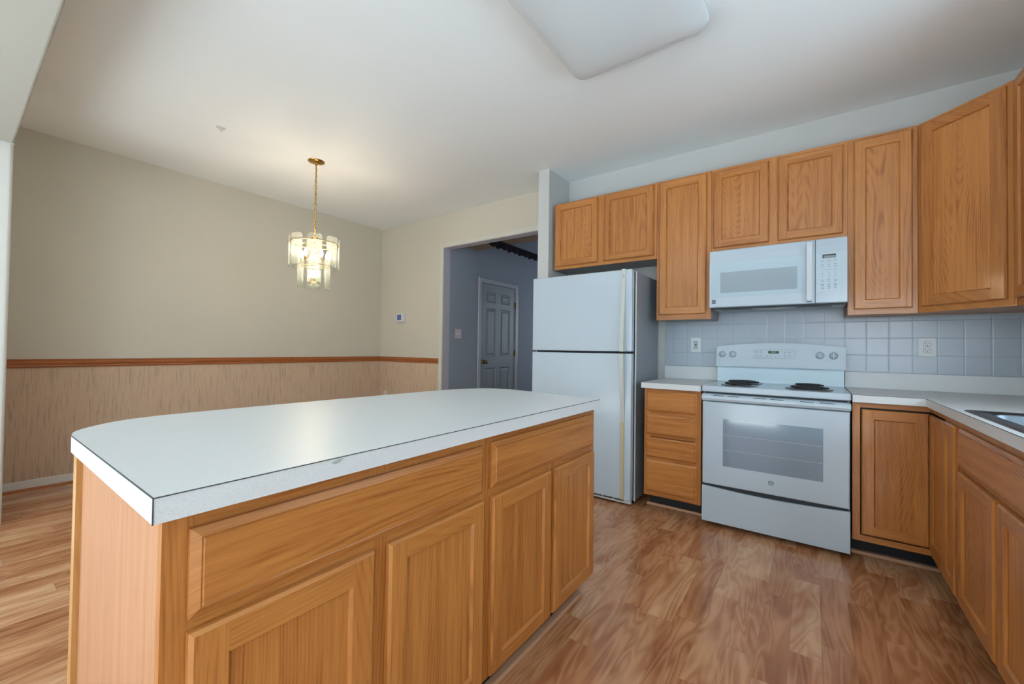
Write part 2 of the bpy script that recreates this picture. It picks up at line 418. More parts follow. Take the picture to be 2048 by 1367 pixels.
# kitchen wall, right wall, wing wall
bm = B(); box(bm, -1.33, 2.0, 0.0, 0.12, 0, ZC); struct('wall_kitchen', bm, wall_grey)
bm = B(); box(bm, -1.442, -1.33, -0.377, 0.13, 0, ZC, 0.0); struct('wall_wing', bm, wall_grey)
bm = B()                                                  # right wall with a window opening over the sink
box(bm, XR, XR+0.12, -1.2, 0, 0, ZC); box(bm, XR, XR+0.12, YS, -2.3, 0, ZC)
box(bm, XR, XR+0.12, -2.3, -1.2, 0, 1.12); box(bm, XR, XR+0.12, -2.3, -1.2, 2.1, ZC)
struct('wall_right', bm, wall_grey)
bm = B()
for a, b in ((-2.3, -2.25), (-1.25, -1.2), (-1.77, -1.73)): box(bm, XR+0.02, XR+0.06, a, b, 1.12, 2.1)
for a, b in ((1.12, 1.17), (2.05, 2.1), (1.6, 1.64)): box(bm, XR+0.02, XR+0.06, -2.25, -1.25, a, b)
struct('window_1', bm, trim_white)
# dropped header and the wall end at the left, then the room behind the camera
bm = B()
box(bm, -3.457, -1.15, YS-0.16, YS, 2.365, ZC, 0.012, 3)
struct('wall_header', bm, paint('grey beige header paint', srgb(186, 184, 174)))
bm = B()
pts = [(-3.457, -7.2), (-3.457, YS-0.02)]
for k in range(1, 6):
    t = k/5*R90; pts.append((-3.477+0.02*math.cos(t), YS-0.02+0.02*math.sin(t)))
pts += [(XL, YS), (XL, YS-0.12), (-3.577, YS-0.12), (-3.577, -7.2)]
prism(bm, pts, 0, 2.365); box(bm, XL, -3.457, YS-0.12, YS, 2.365, ZC)
struct('wall_partition', bm, wall_white)
bm = B(); box(bm, -3.457, -3.445, -7.0, YS-0.01, 0, 0.066, 0.004); struct('baseboard_partition', bm, trim_white)
bm = B()
box(bm, -3.457, -3.25, -7.2, -7.1, 0, ZC); box(bm, 0.05, 0.75, -7.2, -7.1, 0, ZC); box(bm, 3.05-0.25, 2.8, -7.2, -7.1, 0, ZC) if False else None
box(bm, -3.25, 0.05, -7.2, -7.1, 2.24, ZC); box(bm, 0.75, 2.8, -7.2, -7.1, 2.2, ZC); box(bm, 0.75, 2.8, -7.2, -7.1, 0, 0.7)
struct('wall_rear', bm, wall_grey)
bm = B()
for x in (-3.25, -2.18, -1.6, -1.08, -0.01): box(bm, x, x+0.06, -7.1, -7.07, 0.03, 2.24)
box(bm, -3.25, 0.05, -7.1, -7.07, 2.19, 2.24); box(bm, -3.25, 0.05, -7.1, -7.07, 0.0, 0.08)
struct('window_2', bm, trim_white)
bm = B()
for x in (0.75, 1.75, 2.74): box(bm, x, x+0.06, -7.1, -7.07, 0.7, 2.2)
for z in (0.7, 1.42, 2.14): box(bm, 0.75, 2.8, -7.1, -7.07, z, z+0.06)
struct('window_3', bm, trim_white)
bm = B(); box(bm, 2.8, 2.9, -7.2, YS, 0, ZC); box(bm, XR+0.12, 2.8, YS-0.12, YS, 0, ZC); struct('wall_rear_right', bm, wall_grey)

# baseboards with wood shoe, chair rails
for nm, d in (('baseboard_left', (XL, XL+0.012, YS, YB, 0.0, 0.078)), ('baseboard_back', (XL+0.012, XC, YB-0.012, YB, 0.0, 0.078))):
    bm = B(); box(bm, *d, bev=0.004, seg=2); struct(nm, bm, trim_white)
def molding(name, prof, a, b, axis, mat):
    """prof: (out, z) outline; swept from a to b"""
    bm = B()
    if axis == 'Y': pts = [(XL+o, a, z) for o, z in prof]; v = (0, b-a, 0)
    else: pts = [(a, YB-o, z) for o, z in prof]; v = (b-a, 0, 0)
    extrude_poly(bm, pts, v); return struct(name, bm, mat)
rail = [(0, 0.935), (0.012, 0.935), (0.016, 0.945), (0.014, 0.955), (0.02, 0.965), (0.022, 0.978), (0.016, 0.985), (0.018, 0.998), (0, 1.0)]
railmatY = oak('stained chair rail', 'Y', srgb(176, 104, 54), srgb(124, 66, 28)); railmatX = oak('stained chair rail across', 'X', srgb(176, 104, 54), srgb(124, 66, 28))
molding('trim_5', rail, YS, YB, 'Y', railmatY); molding('trim_6', rail, XL+0.022, XC, 'X', railmatX)
shoe = [(0.012, 0), (0.03, 0), (0.029, 0.01), (0.022, 0.018), (0.012, 0.02)]
molding('trim_7', shoe, YS, YB, 'Y', railmatY); molding('trim_8', shoe, XL+0.03, XC, 'X', railmatX)

# hall beyond the opening
XH = -3.05
bm = B(); box(bm, XH-0.1, XH, YB+0.115, 0.73, 0, 3.1); box(bm, XH-0.1, XH, 1.525, 3.6, 0, 3.1); box(bm, XH-0.1, XH, 0.73, 1.525, 2.03, 3.1)
struct('wall_hall_left', bm, hall_blue)
bm = B(); box(bm, XH-0.1, -1.3, 3.5, 3.6, 0, 3.1); box(bm, -1.33, -1.23, 0.13, 3.5, 0, 3.1); struct('wall_hall_back', bm, hall_blue)
bm = B(); box(bm, XH, -1.33, YB+0.115, 0.65, 2.44, 2.52); struct('ceiling_hall_soffit', bm, soffit_tan)
bm = B(); box(bm, XH-0.1, -1.23, 0.12, 3.6, 3.1, 3.18); struct('ceiling_hall', bm, hall_blue)
bm = B(); box(bm, XH-0.1, -1.23, 0.1305, 0.2, 2.521, 3.1); struct('wall_hall_sun_block', bm, hall_blue)  # added, unseen: keeps direct rays out of the gap above the dining ceiling
# six panel door in the hall, flush in its opening
dgrey = plain('blue grey door enamel', srgb(150, 160, 170), 0.45)
dtrim = plain('pale door casing enamel', srgb(184, 188, 198), 0.4)
PH = Plane((XH-0.04, 0, 0), (0, 1, 0), (1, 0, 0))
bm = B(); Y0, Y1, TH = 0.733, 1.522, 0.036
def panels():
    w = (Y1-Y0); st = 0.115; mid = 0.10; pw = (w-2*st-mid)/2
    us = [(Y0+st, Y0+st+pw), (Y1-st-pw, Y1-st)]
    zs = [(0.23, 0.86), (1.02, 1.69), (1.77, 1.915)]
    return us, zs
us, zs = panels()
ug = [Y0, us[0][0], us[0][1], us[1][0], us[1][1], Y1]; zg = [0.01, zs[0][0], zs[0][1], zs[1][0], zs[1][1], zs[2][0], zs[2][1], 2.024]
for i in range(5):
    for j in range(7):
        a = (ug[i], ug[i+1], zg[j], zg[j+1], TH)
        if i in (1, 3) and j in (1, 3, 5):
            rr = [a] + [(a[0]+q, a[1]-q, a[2]+q, a[3]-q, TH+d) for q, d in ((0.014, -0.014), (0.024, -0.015), (0.045, -0.002))]
            for m_, n_ in zip(rr, rr[1:]): ring(bm, PH, m_, n_, (0, 0))
            a = rr[-1]
        quad(bm, [PH.p(a[0], a[2], a[4]), PH.p(a[1], a[2], a[4]), PH.p(a[1], a[3], a[4]), PH.p(a[0], a[3], a[4])], 0)
ring(bm, PH, (Y0, Y1, 0.01, 2.024, TH), (Y0, Y1, 0.01, 2.024, 0), (0, 0))
quad(bm, [PH.p(Y0, 0.01, 0), PH.p(Y0, 2.024, 0), PH.p(Y1, 2.024, 0), PH.p(Y1, 0.01, 0)], 0)
bmesh.ops.remove_doubles(bm, verts=bm.verts, dist=1e-5)
dr = struct('door_1', bm, dgrey)
bm = B(); lathe(bm, (XH-0.004, 0.795, 0.945), (1, 0, 0), [(0.0, 0), (0.03, 0), (0.03, 0.006), (0.012, 0.012), (0.011, 0.03), (0.024, 0.04), (0.029, 0.052), (0.026, 0.064), (0.014, 0.07), (0, 0.071)])
kb = link('door_knob', bm, old_brass, dr)
for z in (1.78, 1.06, 0.25):
    bm = B(); cyl(bm, (XH+0.004, 1.53, z-0.045), (XH+0.004, 1.53, z+0.045), 0.007, n=10); box(bm, XH-0.003, XH+0.001, 1.502, 1.53, z-0.045, z+0.045); link('hinge', bm, old_brass, dr)
bm = B()
for a, b, c, d in ((0.665, 0.728, 0, 2.09), (1.533, 1.596, 0, 2.09), (0.728, 1.533, 2.03, 2.09)): box(bm, XH, XH+0.016, a, b, c, d, 0.005)
struct('trim_9', bm, dtrim)
# wall switch in the hall
sw = thing('switch_plate', (XH, 0.29, 1.31), 'double light switch plate on the blue-grey hall wall left of the panelled door', 'light switch')
simple('plate', (XH+0.0005, XH+0.006, 0.232, 0.346, 1.252, 1.368), plain('pinkish white plastic', srgb(214, 204, 208), 0.4), sw, 0.002)
for y in (0.266, 0.312): simple('toggle', (XH+0.006, XH+0.016, y-0.005, y+0.005, 1.298, 1.322), trim_white, sw, 0.002)
# lace valance
vx = -2.49
val = thing('lace_valance', (vx, 0.4, 2.44), 'black scalloped lace valance hanging under the hall soffit in the doorway', 'valance')
lace = NT('black lace', 0.8, 0.2)
lp = lace.xyz(lace.world()); lv = lace.n('ShaderNodeTexVoronoi', i_Scale=45.0); lace.set(lv.inputs['Vector'], lace.vec(lp[1], lp[2], 0))
lace.color(lace.mix(lv.outputs[0], srgb(16, 15, 20), srgb(52, 48, 62))); lace = lace.m
bm = B(); top = []; N = 240; L0, L1 = 0.2, 2.2
bot = []
for k in range(N+1):
    y = L0+(L1-L0)*k/N; ph = (y-L0)/0.115
    s = abs(math.sin(math.pi*ph)); small = 0.006*abs(math.sin(math.pi*ph*5))
    xo = vx+0.012*math.sin(2*math.pi*ph*0.5)
    top.append(bm.verts.new((vx, y, 2.436))); bot.append(bm.verts.new((xo, y, 2.362-0.022*s-small)))
for k in range(N): bm.faces.new((top[k], top[k+1], bot[k+1], bot[k]))
o = link('lace', bm, lace, val); sm = o.modifiers.new('thickness', 'SOLIDIFY'); sm.thickness = 0.002
bm = B(); cyl(bm, (vx, 0.18, 2.427), (vx, 3.49, 2.427), 0.011, n=12); link('rod', bm, black_matt, val)

# ================================================================== CABINETS
grey_mel = plain('grey cabinet melamine', srgb(158, 156, 154), 0.5)
def upper(P, label, u0, u1, z0, z1, doors, depth_box, group='oak wall cabinets', mats=(oakZ, oakX), loc=None, bodymat=oakSide):
    t = thing('wall_cabinet', loc, label, 'cabinet', group)
    bm = B(); x0, x1, y0, y1 = depth_box; box(bm, x0, x1, y0, y1, z0+0.006, z1-0.002); link('body', bm, bodymat, t)
    strips = [(u0, u0+0.04), (u1-0.04, u1)] if (u1-u0) > 0.3 else [(u0, u0+0.035), (u1-0.035, u1)]
    ds = sorted(doors)
    if len(ds) == 2: strips.append((ds[0][1]-0.012, ds[1][0]+0.012))
    rails = [(u0, u1, z0, z0+0.05), (u0, u1, z1-0.045, z1)]
    face_frame(P, strips, rails, z0, z1, list(mats), t)
    for a, b, c, d in ds: door(P, a, b, c, d, mats, t)
    return t
YU = -0.319; PU = Plane((0, YU, 0), (1, 0, 0), (0, -1, 0)); g = 0.0015; ZT = 2.435
upper(PU, 'short two-door oak wall cabinet over the refrigerator', -1.30, -0.387-g, 1.843, ZT, [(-1.285, -0.880, 1.871, 2.422), (-0.824, -0.411, 1.871, 2.422)], (-1.298, -0.389, YU+0.02, -0.002), loc=(-0.84, -0.15, 1.843), bodymat=grey_mel)
upper(PU, 'tall narrow single-door oak wall cabinet between refrigerator and microwave', -0.387, -g, 1.364, ZT, [(-0.365, -0.034, 1.404, 2.420)], (-0.385, -0.003, YU+0.02, -0.002), loc=(-0.19, -0.15, 1.364), bodymat=grey_mel)
upper(PU, 'short two-door oak wall cabinet directly above the microwave', 0.0, 0.762-g, 1.838, ZT, [(0.013, 0.352, 1.868, 2.413), (0.402, 0.739, 1.868, 2.413)], (0.002, 0.759, YU+0.02, -0.002), loc=(0.38, -0.15, 1.838))
upper(PU, 'tall narrow single-door oak wall cabinet right of the microwave', 0.762, 1.072-g, 1.364, ZT, [(0.790, 1.048, 1.396, 2.415)], (0.764, 1.069, YU+0.02, -0.002), loc=(0.91, -0.15, 1.364))
# diagonal corner wall cabinet
c0, c1 = Vector((1.072, YU, 0)), Vector((1.362, -0.612, 0)); ud = (c1-c0).normalized(); nd = Vector((ud.y, -ud.x, 0)); 
if nd.y > 0: nd = -nd
L = (c1-c0).length; PD = Plane(c0, ud, nd)
t = thing('wall_cabinet', (1.4, -0.25, 1.364), 'tall diagonal oak corner wall cabinet with one wide door', 'cabinet', 'oak wall cabinets')
bm = B(); prism(bm, [(1.074, -0.002), (1.074, YU+0.012), (1.352, -0.608), (1.674, -0.608), (1.674, -0.002)], 1.372, ZT-0.002); link('body', bm, oakSide, t)
face_frame(PD, [(0.001, 0.04), (L-0.04, L-0.001)], [(0.001, L-0.001, 1.364, 1.42), (0.001, L-0.001, ZT-0.045, ZT)], 1.364, ZT, [oakZ, oakX], t)
door(PD, 0.022, L-0.03, 1.398, 2.418, (oakZ, oakX), t, stile=0.056)
# wall cabinet on the right wall, mostly out of frame
PR = Plane((1.362, 0, 0), (0, -1, 0), (-1, 0, 0))
t = thing('wall_cabinet', (1.5, -0.85, 1.364), 'oak wall cabinet on the right wall cut off by the picture edge', 'cabinet', 'oak wall cabinets')
bm = B(); box(bm, 1.383, 1.674, -1.14, -0.616, 1.37, ZT-.002); link('body', bm, oakSide, t)
face_frame(PR, [(0.614, 0.654), (1.10, 1.14)], [(0.614, 1.14, 1.364, 1.415), (0.614, 1.14, ZT-.045, ZT)], 1.364, ZT, [oakZ, oakY], t)
door(PR, 0.634, 1.12, 1.398, 2.418, (oakZ, oakY), t)

# base cabinets
ZK, ZB = 0.117, 0.866
YF = -0.610; PB = Plane((0, YF, 0), (1, 0, 0), (0, -1, 0))
t = thing('base_cabinet', (-0.19, -0.3, 0), 'narrow oak base cabinet with a stack of four drawers beside the stove', 'cabinet', 'oak base cabinets')
simple('body', (-0.377, -0.006, YF+0.02, -0.005, ZK, ZB), oakSide, t)
face_frame(PB, [(-0.378, -0.335), (-0.048, -0.005)], [(-0.378, -0.005, a, b) for a, b in ((ZK, 0.17), (0.365, 0.39), (0.53, 0.56), (0.68, 0.72), (0.83, ZB))], ZK, ZB, [oakZ, oakX], t)
for a, b in ((0.709, 0.845), (0.545, 0.684), (0.386, 0.523), (0.150, 0.366)): drawer(PB, -0.361, -0.028, a, b, oakX, t)
simple('toe_kick', (-0.377, -0.006, -0.46, -0.445, 0.0, ZK), black_matt, t)
simple('shoe_molding', (-0.40, -0.006, -0.478, -0.4605, 0.0, 0.019), plain('light wood molding', srgb(206, 160, 126), 0.5), t, 0.005, 2)
# corner (lazy susan) base cabinet: L shape
XF = 1.073; PX = Plane((XF, 0, 0), (0, -1, 0), (-1, 0, 0))
t = thing('base_cabinet', (1.3, -0.3, 0), 'oak corner base cabinet right of the stove with a folding corner door', 'cabinet', 'oak base cabinets')
bm = B(); prism(bm, [(0.767, -0.005), (0.767, YF+0.02), (1.093, YF+0.02), (1.093, -0.912), (1.67, -0.912), (1.67, -0.005)], ZK, ZB); link('body', bm, black_matt, t)
bm = B()
def fbox(P, u0, u1, a, b, mat, t_=0.02, d=0.0): extrude_poly(bm, [P.p(u0, a, -t_), P.p(u1, a, -t_), P.p(u1, b, -t_), P.p(u0, b, -t_)], P.n*(t_+d), mat)
fbox(PB, 0.766, 0.798, ZK, ZB, 0); fbox(PB, 0.798, 1.073, ZK, 0.148, 1); fbox(PB, 0.798, 1.073, 0.838, ZB, 1)
fbox(PX, 0.612, 0.912, 0.838, ZB, 2); fbox(PX, 0.612, 0.912, ZK, 0.148, 2); fbox(PX, 0.892, 0.912, 0.148, 0.838, 0)
link('face_frame', bm, [oakZ, oakX, oakY], t)
PBi = Plane((0, YF+0.004, 0), (1, 0, 0), (0, -1, 0)); PXi = Plane((XF+0.004, 0, 0), (0, -1, 0), (-1, 0, 0))
door(PBi, 0.805, 1.068, 0.155, 0.828, (oakZ, oakX), t, stile=0.05, th=0.012)
door(PXi, 0.619, 0.886, 0.153, 0.828, (oakZ, oakY), t, stile=0.05, th=0.012)
bm = B(); prism(bm, [(0.767, -0.445), (0.767, -0.46), (1.22, -0.46), (1.22, -0.912), (1.235, -0.912), (1.235, -0.445)], 0, ZK); link('toe_kick', bm, black_matt, t)
lightwood = bpy.data.materials['light wood molding']
simple('shoe_molding', (0.768, 1.195, -0.498, -0.4605, 0.0, 0.019), lightwood, t, 0.005, 2)
# narrow tray cabinet
t = thing('base_cabinet', (1.3, -1.03, 0), 'very narrow full-height-door oak base cabinet left of the sink cabinet', 'cabinet', 'oak base cabinets')
simple('body', (XF+0.02, 1.67, -1.141, -0.9145, ZK, ZB), oakSide, t)
face_frame(PX, [(0.9145, 0.945), (1.11, 1.1415)], [(0.9145, 1.1415, ZK, 0.165), (0.9145, 1.1415, 0.82, ZB)], ZK, ZB, [oakZ, oakY], t)
door(PX, 0.922, 1.105, 0.143, 0.836, (oakZ, oakY), t, stile=0.05)
simple('toe_kick', (1.22, 1.235, -1.141, -0.9145, 0, ZK), black_matt, t)
# sink base
t = thing('base_cabinet', (1.3, -1.6, 0), 'wide oak sink base cabinet with false drawer front over two doors', 'cabinet', 'oak base cabinets')
simple('body', (XF+0.02, 1.67, -2.055, -1.1445, ZK, 0.66), oakSide, t)
face_frame(PX, [(1.1445, 1.18), (1.55, 1.60), (2.02, 2.055)], [(1.1445, 2.055, ZK, 0.165), (1.1445, 2.055, 0.64, 0.69), (1.1445, 2.055, 0.815, ZB)], ZK, ZB, [oakZ, oakY], t)
simple('side_panel', (XF+0.02, 1.67, -1.16, -1.1445, 0.66, ZB), oakSide, t)
drawer(PX, 1.155, 2.04, 0.686, 0.836, oakY, t, name='false_front')
door(PX, 1.155, 1.556, 0.143, 0.664, (oakZ, oakY), t); door(PX, 1.592, 2.04, 0.143, 0.664, (oakZ, oakY), t)
simple('toe_kick', (1.22, 1.235, -2.055, -1.1445, 0, ZK), black_matt, t)
# one more base unit toward the camera (outside the picture, carries the counter)
t = thing('base_cabinet', (1.3, -2.4, 0), 'oak base cabinet at the near end of the right counter', 'cabinet', 'oak base cabinets')
simple('body', (XF+0.02, 1.67, -2.74, -2.058, ZK, ZB), oakSide, t)
face_frame(PX, [(2.058, 2.1), (2.70, 2.74)], [(2.058, 2.74, ZK, 0.165), (2.058, 2.74, 0.64, 0.69), (2.058, 2.74, 0.815, ZB)], ZK, ZB, [oakZ, oakY], t)
drawer(PX, 2.075, 2.725, 0.686, 0.836, oakY, t); door(PX, 2.075, 2.725, 0.143, 0.664, (oakZ, oakY), t)
simple('toe_kick', (1.22, 1.235, -2.74, -2.058, 0, ZK), black_matt, t)

# ---------------- countertops
ZCT, TC = 0.907, 0.0393
def seam(parent, pts, z, name='edge_seam'):
    """thin dark line along the top edge of a laminated front: boxes 1.6 mm tall just proud of the edge"""
    bm = B(); s = 0.0008
    for (x0, y0), (x1, y1) in zip(pts, pts[1:]):
        d = Vector((x1-x0, y1-y0, 0)).normalized(); n = Vector((d.y, -d.x, 0))*0.0009
        a, b = Vector((x0, y0, z)), Vector((x1, y1, z))
        extrude_poly(bm, [a-n-d*s, b-n+d*s, b+n+d*s, a+n-d*s], (0, 0, -0.0016))
    return link(name, bm, seam_mat, parent)
t = thing('countertop', (-0.19, -0.3, ZCT-TC), 'short white laminate countertop between refrigerator and stove', 'countertop')
simple('slab', (-0.392, -0.003, -0.644, -0.003, ZCT-TC, ZCT), lam, t)
seam(t, [(-0.392, -0.644), (-0.003, -0.644)], ZCT+0.0004)
simple('backsplash_lip', (-0.409, -0.003, -0.018, -0.0005, ZCT+0.0005, 1.008), lam, t, 0.001)
t = thing('countertop', (1.3, -0.3, ZCT-TC), 'L-shaped white laminate countertop with the sink set in it', 'countertop')
bm = B()
SX0, SX1, SY0, SY1 = 1.125, 1.60, -1.93, -1.17       # sink cut-out
for q in ([(0.765, -0.003), (0.765, -0.644), (1.051, -0.644), (1.051, SY1), (1.673, SY1), (1.673, -0.003)],
          [(1.051, SY1), (1.051, SY0), (SX0, SY0), (SX0, SY1)], [(SX1, SY1), (SX1, SY0), (1.673, SY0), (1.673, SY1)],
          [(1.051, SY0), (1.051, -2.75), (1.673, -2.75), (1.673, SY0)]):
    prism(bm, q, ZCT-TC, ZCT)
link('slab', bm, lam, t)
seam(t, [(0.765, -0.644), (1.051, -0.644), (1.051, -2.75)], ZCT+0.0004)
bm = B(); box(bm, 0.765, 1.673, -0.018, -0.0005, ZCT+0.0005, 1.008); box(bm, 1.6575, 1.6745, -2.75, -0.018, ZCT+0.0005, 1.008); link('backsplash_lip', bm, lam, t)
# tile
TM = tile_mat()
bm = B(); box(bm, -0.403, 1.6757, -0.007, -0.0003, 1.0085, 1.3635); box(bm, 0.001, 0.761, -0.007, -0.0003, 0.7, 1.0085); box(bm, 0.001, 0.761, -0.007, -0.0003, 1.3635, 1.55); box(bm, 1.6685, 1.6757, -1.199, -0.0075, 1.0085, 1.3635); box(bm, 1.6685, 1.6757, -2.75, -1.199, 1.0085, 1.119) 
tag(link('tile_backsplash', bm, TM), 'square white glazed tile backsplash behind the stove and counters', 'backsplash')

# ---------------- outlets
def outlet(name_loc, cx, cz, w_, h_, y, mat, label, gfci=False, cat='outlet'):
    t = thing('wall_outlet', (cx, y, cz), label, cat)
    simple('plate', (cx-w_/2, cx+w_/2, y-0.0065, y-0.0008, cz-h_/2, cz+h_/2), mat, t, 0.0025, 2)
    if gfci:
        simple('receptacle', (cx-0.017, cx+0.017, y-0.009, y-0.0066, cz-0.034, cz+0.034), plain('grey outlet face', srgb(188, 196, 200), 0.4), t, 0.001)
        for s in (-1, 1):
            bm = B(); box(bm, cx-0.008, cx-0.005, y-0.0096, y-0.0085, cz+s*0.022-0.005, cz+s*0.022+0.004); box(bm, cx+0.004, cx+0.007, y-0.0096, y-0.0085, cz+s*0.022-0.005, cz+s*0.022+0.004)
            link('slot', bm, ink_dark, t)
        for s in (-1, 1): simple('test_button', (cx-0.007, cx+0.007, y-0.0102, y-0.0091, cz+s*0.0045-0.0035, cz+s*0.0045+0.0035), ink_dark, t)
    else:
        for s in (-1, 1):
            bm = B(); c = cz+s*0.0195
            outl = [(cx+0.0165*math.cos(a), y-0.0066, c+min(0.0135, max(-0.0135, 0.0175*math.sin(a)))) for a in [2*math.pi*k/24 for k in range(24)]]
            extrude_poly(bm, outl, (0, -0.0015, 0)); r = link('receptacle', bm, mat, t)
            bm = B()
            box(bm, cx-0.008, cx-0.0055, y-0.0088, y-0.008, c-0.002, c+0.007); box(bm, cx+0.0055, cx+0.008, y-0.0088, y-0.008, c-0.001, c+0.006)
            cyl(bm, (cx, y-0.0088, c-0.0075), (cx, y-0.008, c-0.0075), 0.003, n=12); link('slot', bm, ink_dark, r)
            bm = B(); tube(bm, [(cx+0.0175*math.cos(a), y-0.0068, c+min(0.0145, max(-0.0145, 0.0185*math.sin(a)))) for a in [2*math.pi*k/24 for k in range(24)]], 0.0007, 5, True); link('rim', bm, ink, r)
    return t
outlet(0, 1.158, 1.174, 0.083, 0.118, -0.007, white_matt, 'white duplex outlet on the tile above the right countertop')
outlet(0, -0.166, 1.18, 0.079, 0.12, -0.007, white_matt, 'white safety outlet with dark buttons on the tile left of the stove', gfci=True)
outlet(0, -4.122, 0.475, 0.075, 0.118, YB-0.002, white_matt, 'white outlet low on the wallpapered dining wall below the thermostat')
# thermostat
t = thing('thermostat', (-3.82, YB, 1.515), 'small white thermostat with blue screen on the dining wall', 'thermostat')
simple('housing', (-3.893, -3.742, YB-0.026, YB-0.0005, 1.463, 1.572), white_matt, t, 0.006, 2)
simple('screen', (-3.876, -3.795, YB-0.0275, YB-0.0262, 1.487, 1.558), plain('blue lcd screen', srgb(96, 108, 168), 0.3), t)

# ================================================================== ISLAND
XI = -0.235; PI_ = Plane((XI, 0, 0), (0, 1, 0), (1, 0, 0)); YI0, YI1, YM = -3.347, -1.772, -2.559
iz, io = oakZ, oakY
t = thing('island_cabinet', (-0.5, -2.95, 0), 'oak island cabinet at the near end with one wide drawer over two doors', 'cabinet', 'oak island cabinets')
simple('body', (-0.845, XI-0.02, YI0+0.008, YM-0.001, ZK, ZB), oakSide, t)
simple('end_panel', (-0.846, XI-0.02, YI0, YI0+0.0075, 0.0, ZB), oakPanel, t)
face_frame(PI_, [(YI0, YI0+0.045), (YM-0.03, YM-0.0005), (-2.975, -2.918)], [(YI0, YM-0.0005, ZK-0.012, 0.16), (YI0, YM-0.0005, 0.645, 0.71), (YI0, YM-0.0005, 0.825, ZB)], ZK-0.012, ZB, [iz, io], t)
simple('corner_post', (-0.862, -0.846, YI0-0.014, YI0+0.03, 0.0, ZB), oak('pale oak strip', 'Z', srgb(208, 158, 96), srgb(178, 122, 66)), t, 0.003)
drawer(PI_, -3.313, -2.580, 0.690, 0.834, io, t, lip=0.016)
door(PI_, -3.313, -2.966, 0.115, 0.668, (iz, io), t, stile=0.056, panel_mat=oakZ); door(PI_, -2.926, -2.578, 0.115, 0.668, (iz, io), t, stile=0.05, panel_mat=oakZ)
simple('toe_kick', (-0.315, -0.30, YI0+0.01, YM-0.001, 0, ZK-.013), black_matt, t)
simple('shoe_molding', (-0.2995, -0.268, YI0+0.01, YM-0.001, 0, 0.019), lightwood, t, 0.005, 2)
t = thing('island_cabinet', (-0.5, -2.16, 0), 'oak island cabinet at the far end with narrower drawer over two doors', 'cabinet', 'oak island cabinets')
simple('body', (-0.845, XI-0.02, YM+0.001, YI1-0.001, ZK, ZB), oakSide, t)
face_frame(PI_, [(YM+0.0005, YM+0.03), (YI1-0.03, YI1), (-2.19, -2.14)], [(YM+0.0005, YI1, ZK-0.012, 0.16), (YM+0.0005, YI1, 0.645, 0.71), (YM+0.0005, YI1, 0.825, ZB)], ZK-0.012, ZB, [iz, io], t)
drawer(PI_, -2.540, -1.806, 0.696, 0.837, io, t, lip=0.016)
door(PI_, -2.536, -2.178, 0.115, 0.668, (iz, io), t, stile=0.05, panel_mat=oakZ); door(PI_, -2.150, -1.796, 0.115, 0.668, (iz, io), t, stile=0.05, panel_mat=oakZ)
simple('toe_kick', (-0.315, -0.30, YM+0.001, YI1-0.03, 0, ZK-.013), black_matt, t)
simple('shoe_molding', (-0.2995, -0.268, YM+0.001, YI1-0.03, 0, 0.019), lightwood, t, 0.005, 2)
# island top: straight toward the cooks' side, rounded corners on the dining side
def arc(cx, cy, r, a0, a1, n=14): return [(cx+r*math.cos(math.radians(a0+(a1-a0)*k/n)), cy+r*math.sin(math.radians(a0+(a1-a0)*k/n))) for k in range(n+1)]
ctrl = [(-0.862, -3.366), (-0.925, -3.352), (-0.985, -3.312), (-1.04, -3.25), (-1.066, -3.18), (-1.073, -3.08), (-1.052, -2.64), (-1.022, -2.25), (-1.0, -2.02), (-0.962, -1.86), (-0.90, -1.765), (-0.81, -1.722), (-0.70, -1.716), (-0.55, -1.74)]
def catmull(P, n=5):
    out = []
    for k in range(len(P)-1):
        p0, p1, p2, p3 = P[max(k-1, 0)], P[k], P[k+1], P[min(k+2, len(P)-1)]
        for j in range(n):
            t_ = j/n
            out.append(tuple(0.5*((2*b)+(-a+c)*t_+(2*a-5*b+4*c-d)*t_*t_+(-a+3*b-3*c+d)*t_**3) for a, b, c, d in zip(p0, p1, p2, p3)))
    return out+[P[-1]]
poly = [(-0.192, -1.806), (-0.192, -3.369)] + catmull(ctrl)
t = thing('island_countertop', (-0.6, -2.5, ZCT-TC), 'large white laminate island countertop with rounded corners on the dining side', 'countertop')
bm = B(); prism(bm, poly, ZCT-TC, ZCT); top = link('slab', bm, lam, t)
seam(t, [(-0.192, -1.806), (-0.192, -3.369), (-0.862, -3.366)], ZCT+0.0004)
bm = B(); box(bm, -0.1928, -0.1912, -3.3698, -3.3682, ZCT-TC, ZCT); link('edge_seam', bm, seam_mat, t)

bm = B(); c_ = [(-0.1908, -3.08+0.011*math.cos(a)*(1+0.25*math.sin(3*a)), 0.8995+0.0035*math.sin(a)+0.002*math.cos(a)) for a in [2*math.pi*k/20 for k in range(20)]]
extrude_poly(bm, c_, (-0.0008, 0, 0)); link('stain', bm, plain('faint olive stain', srgb(176, 184, 172), 0.6), t)

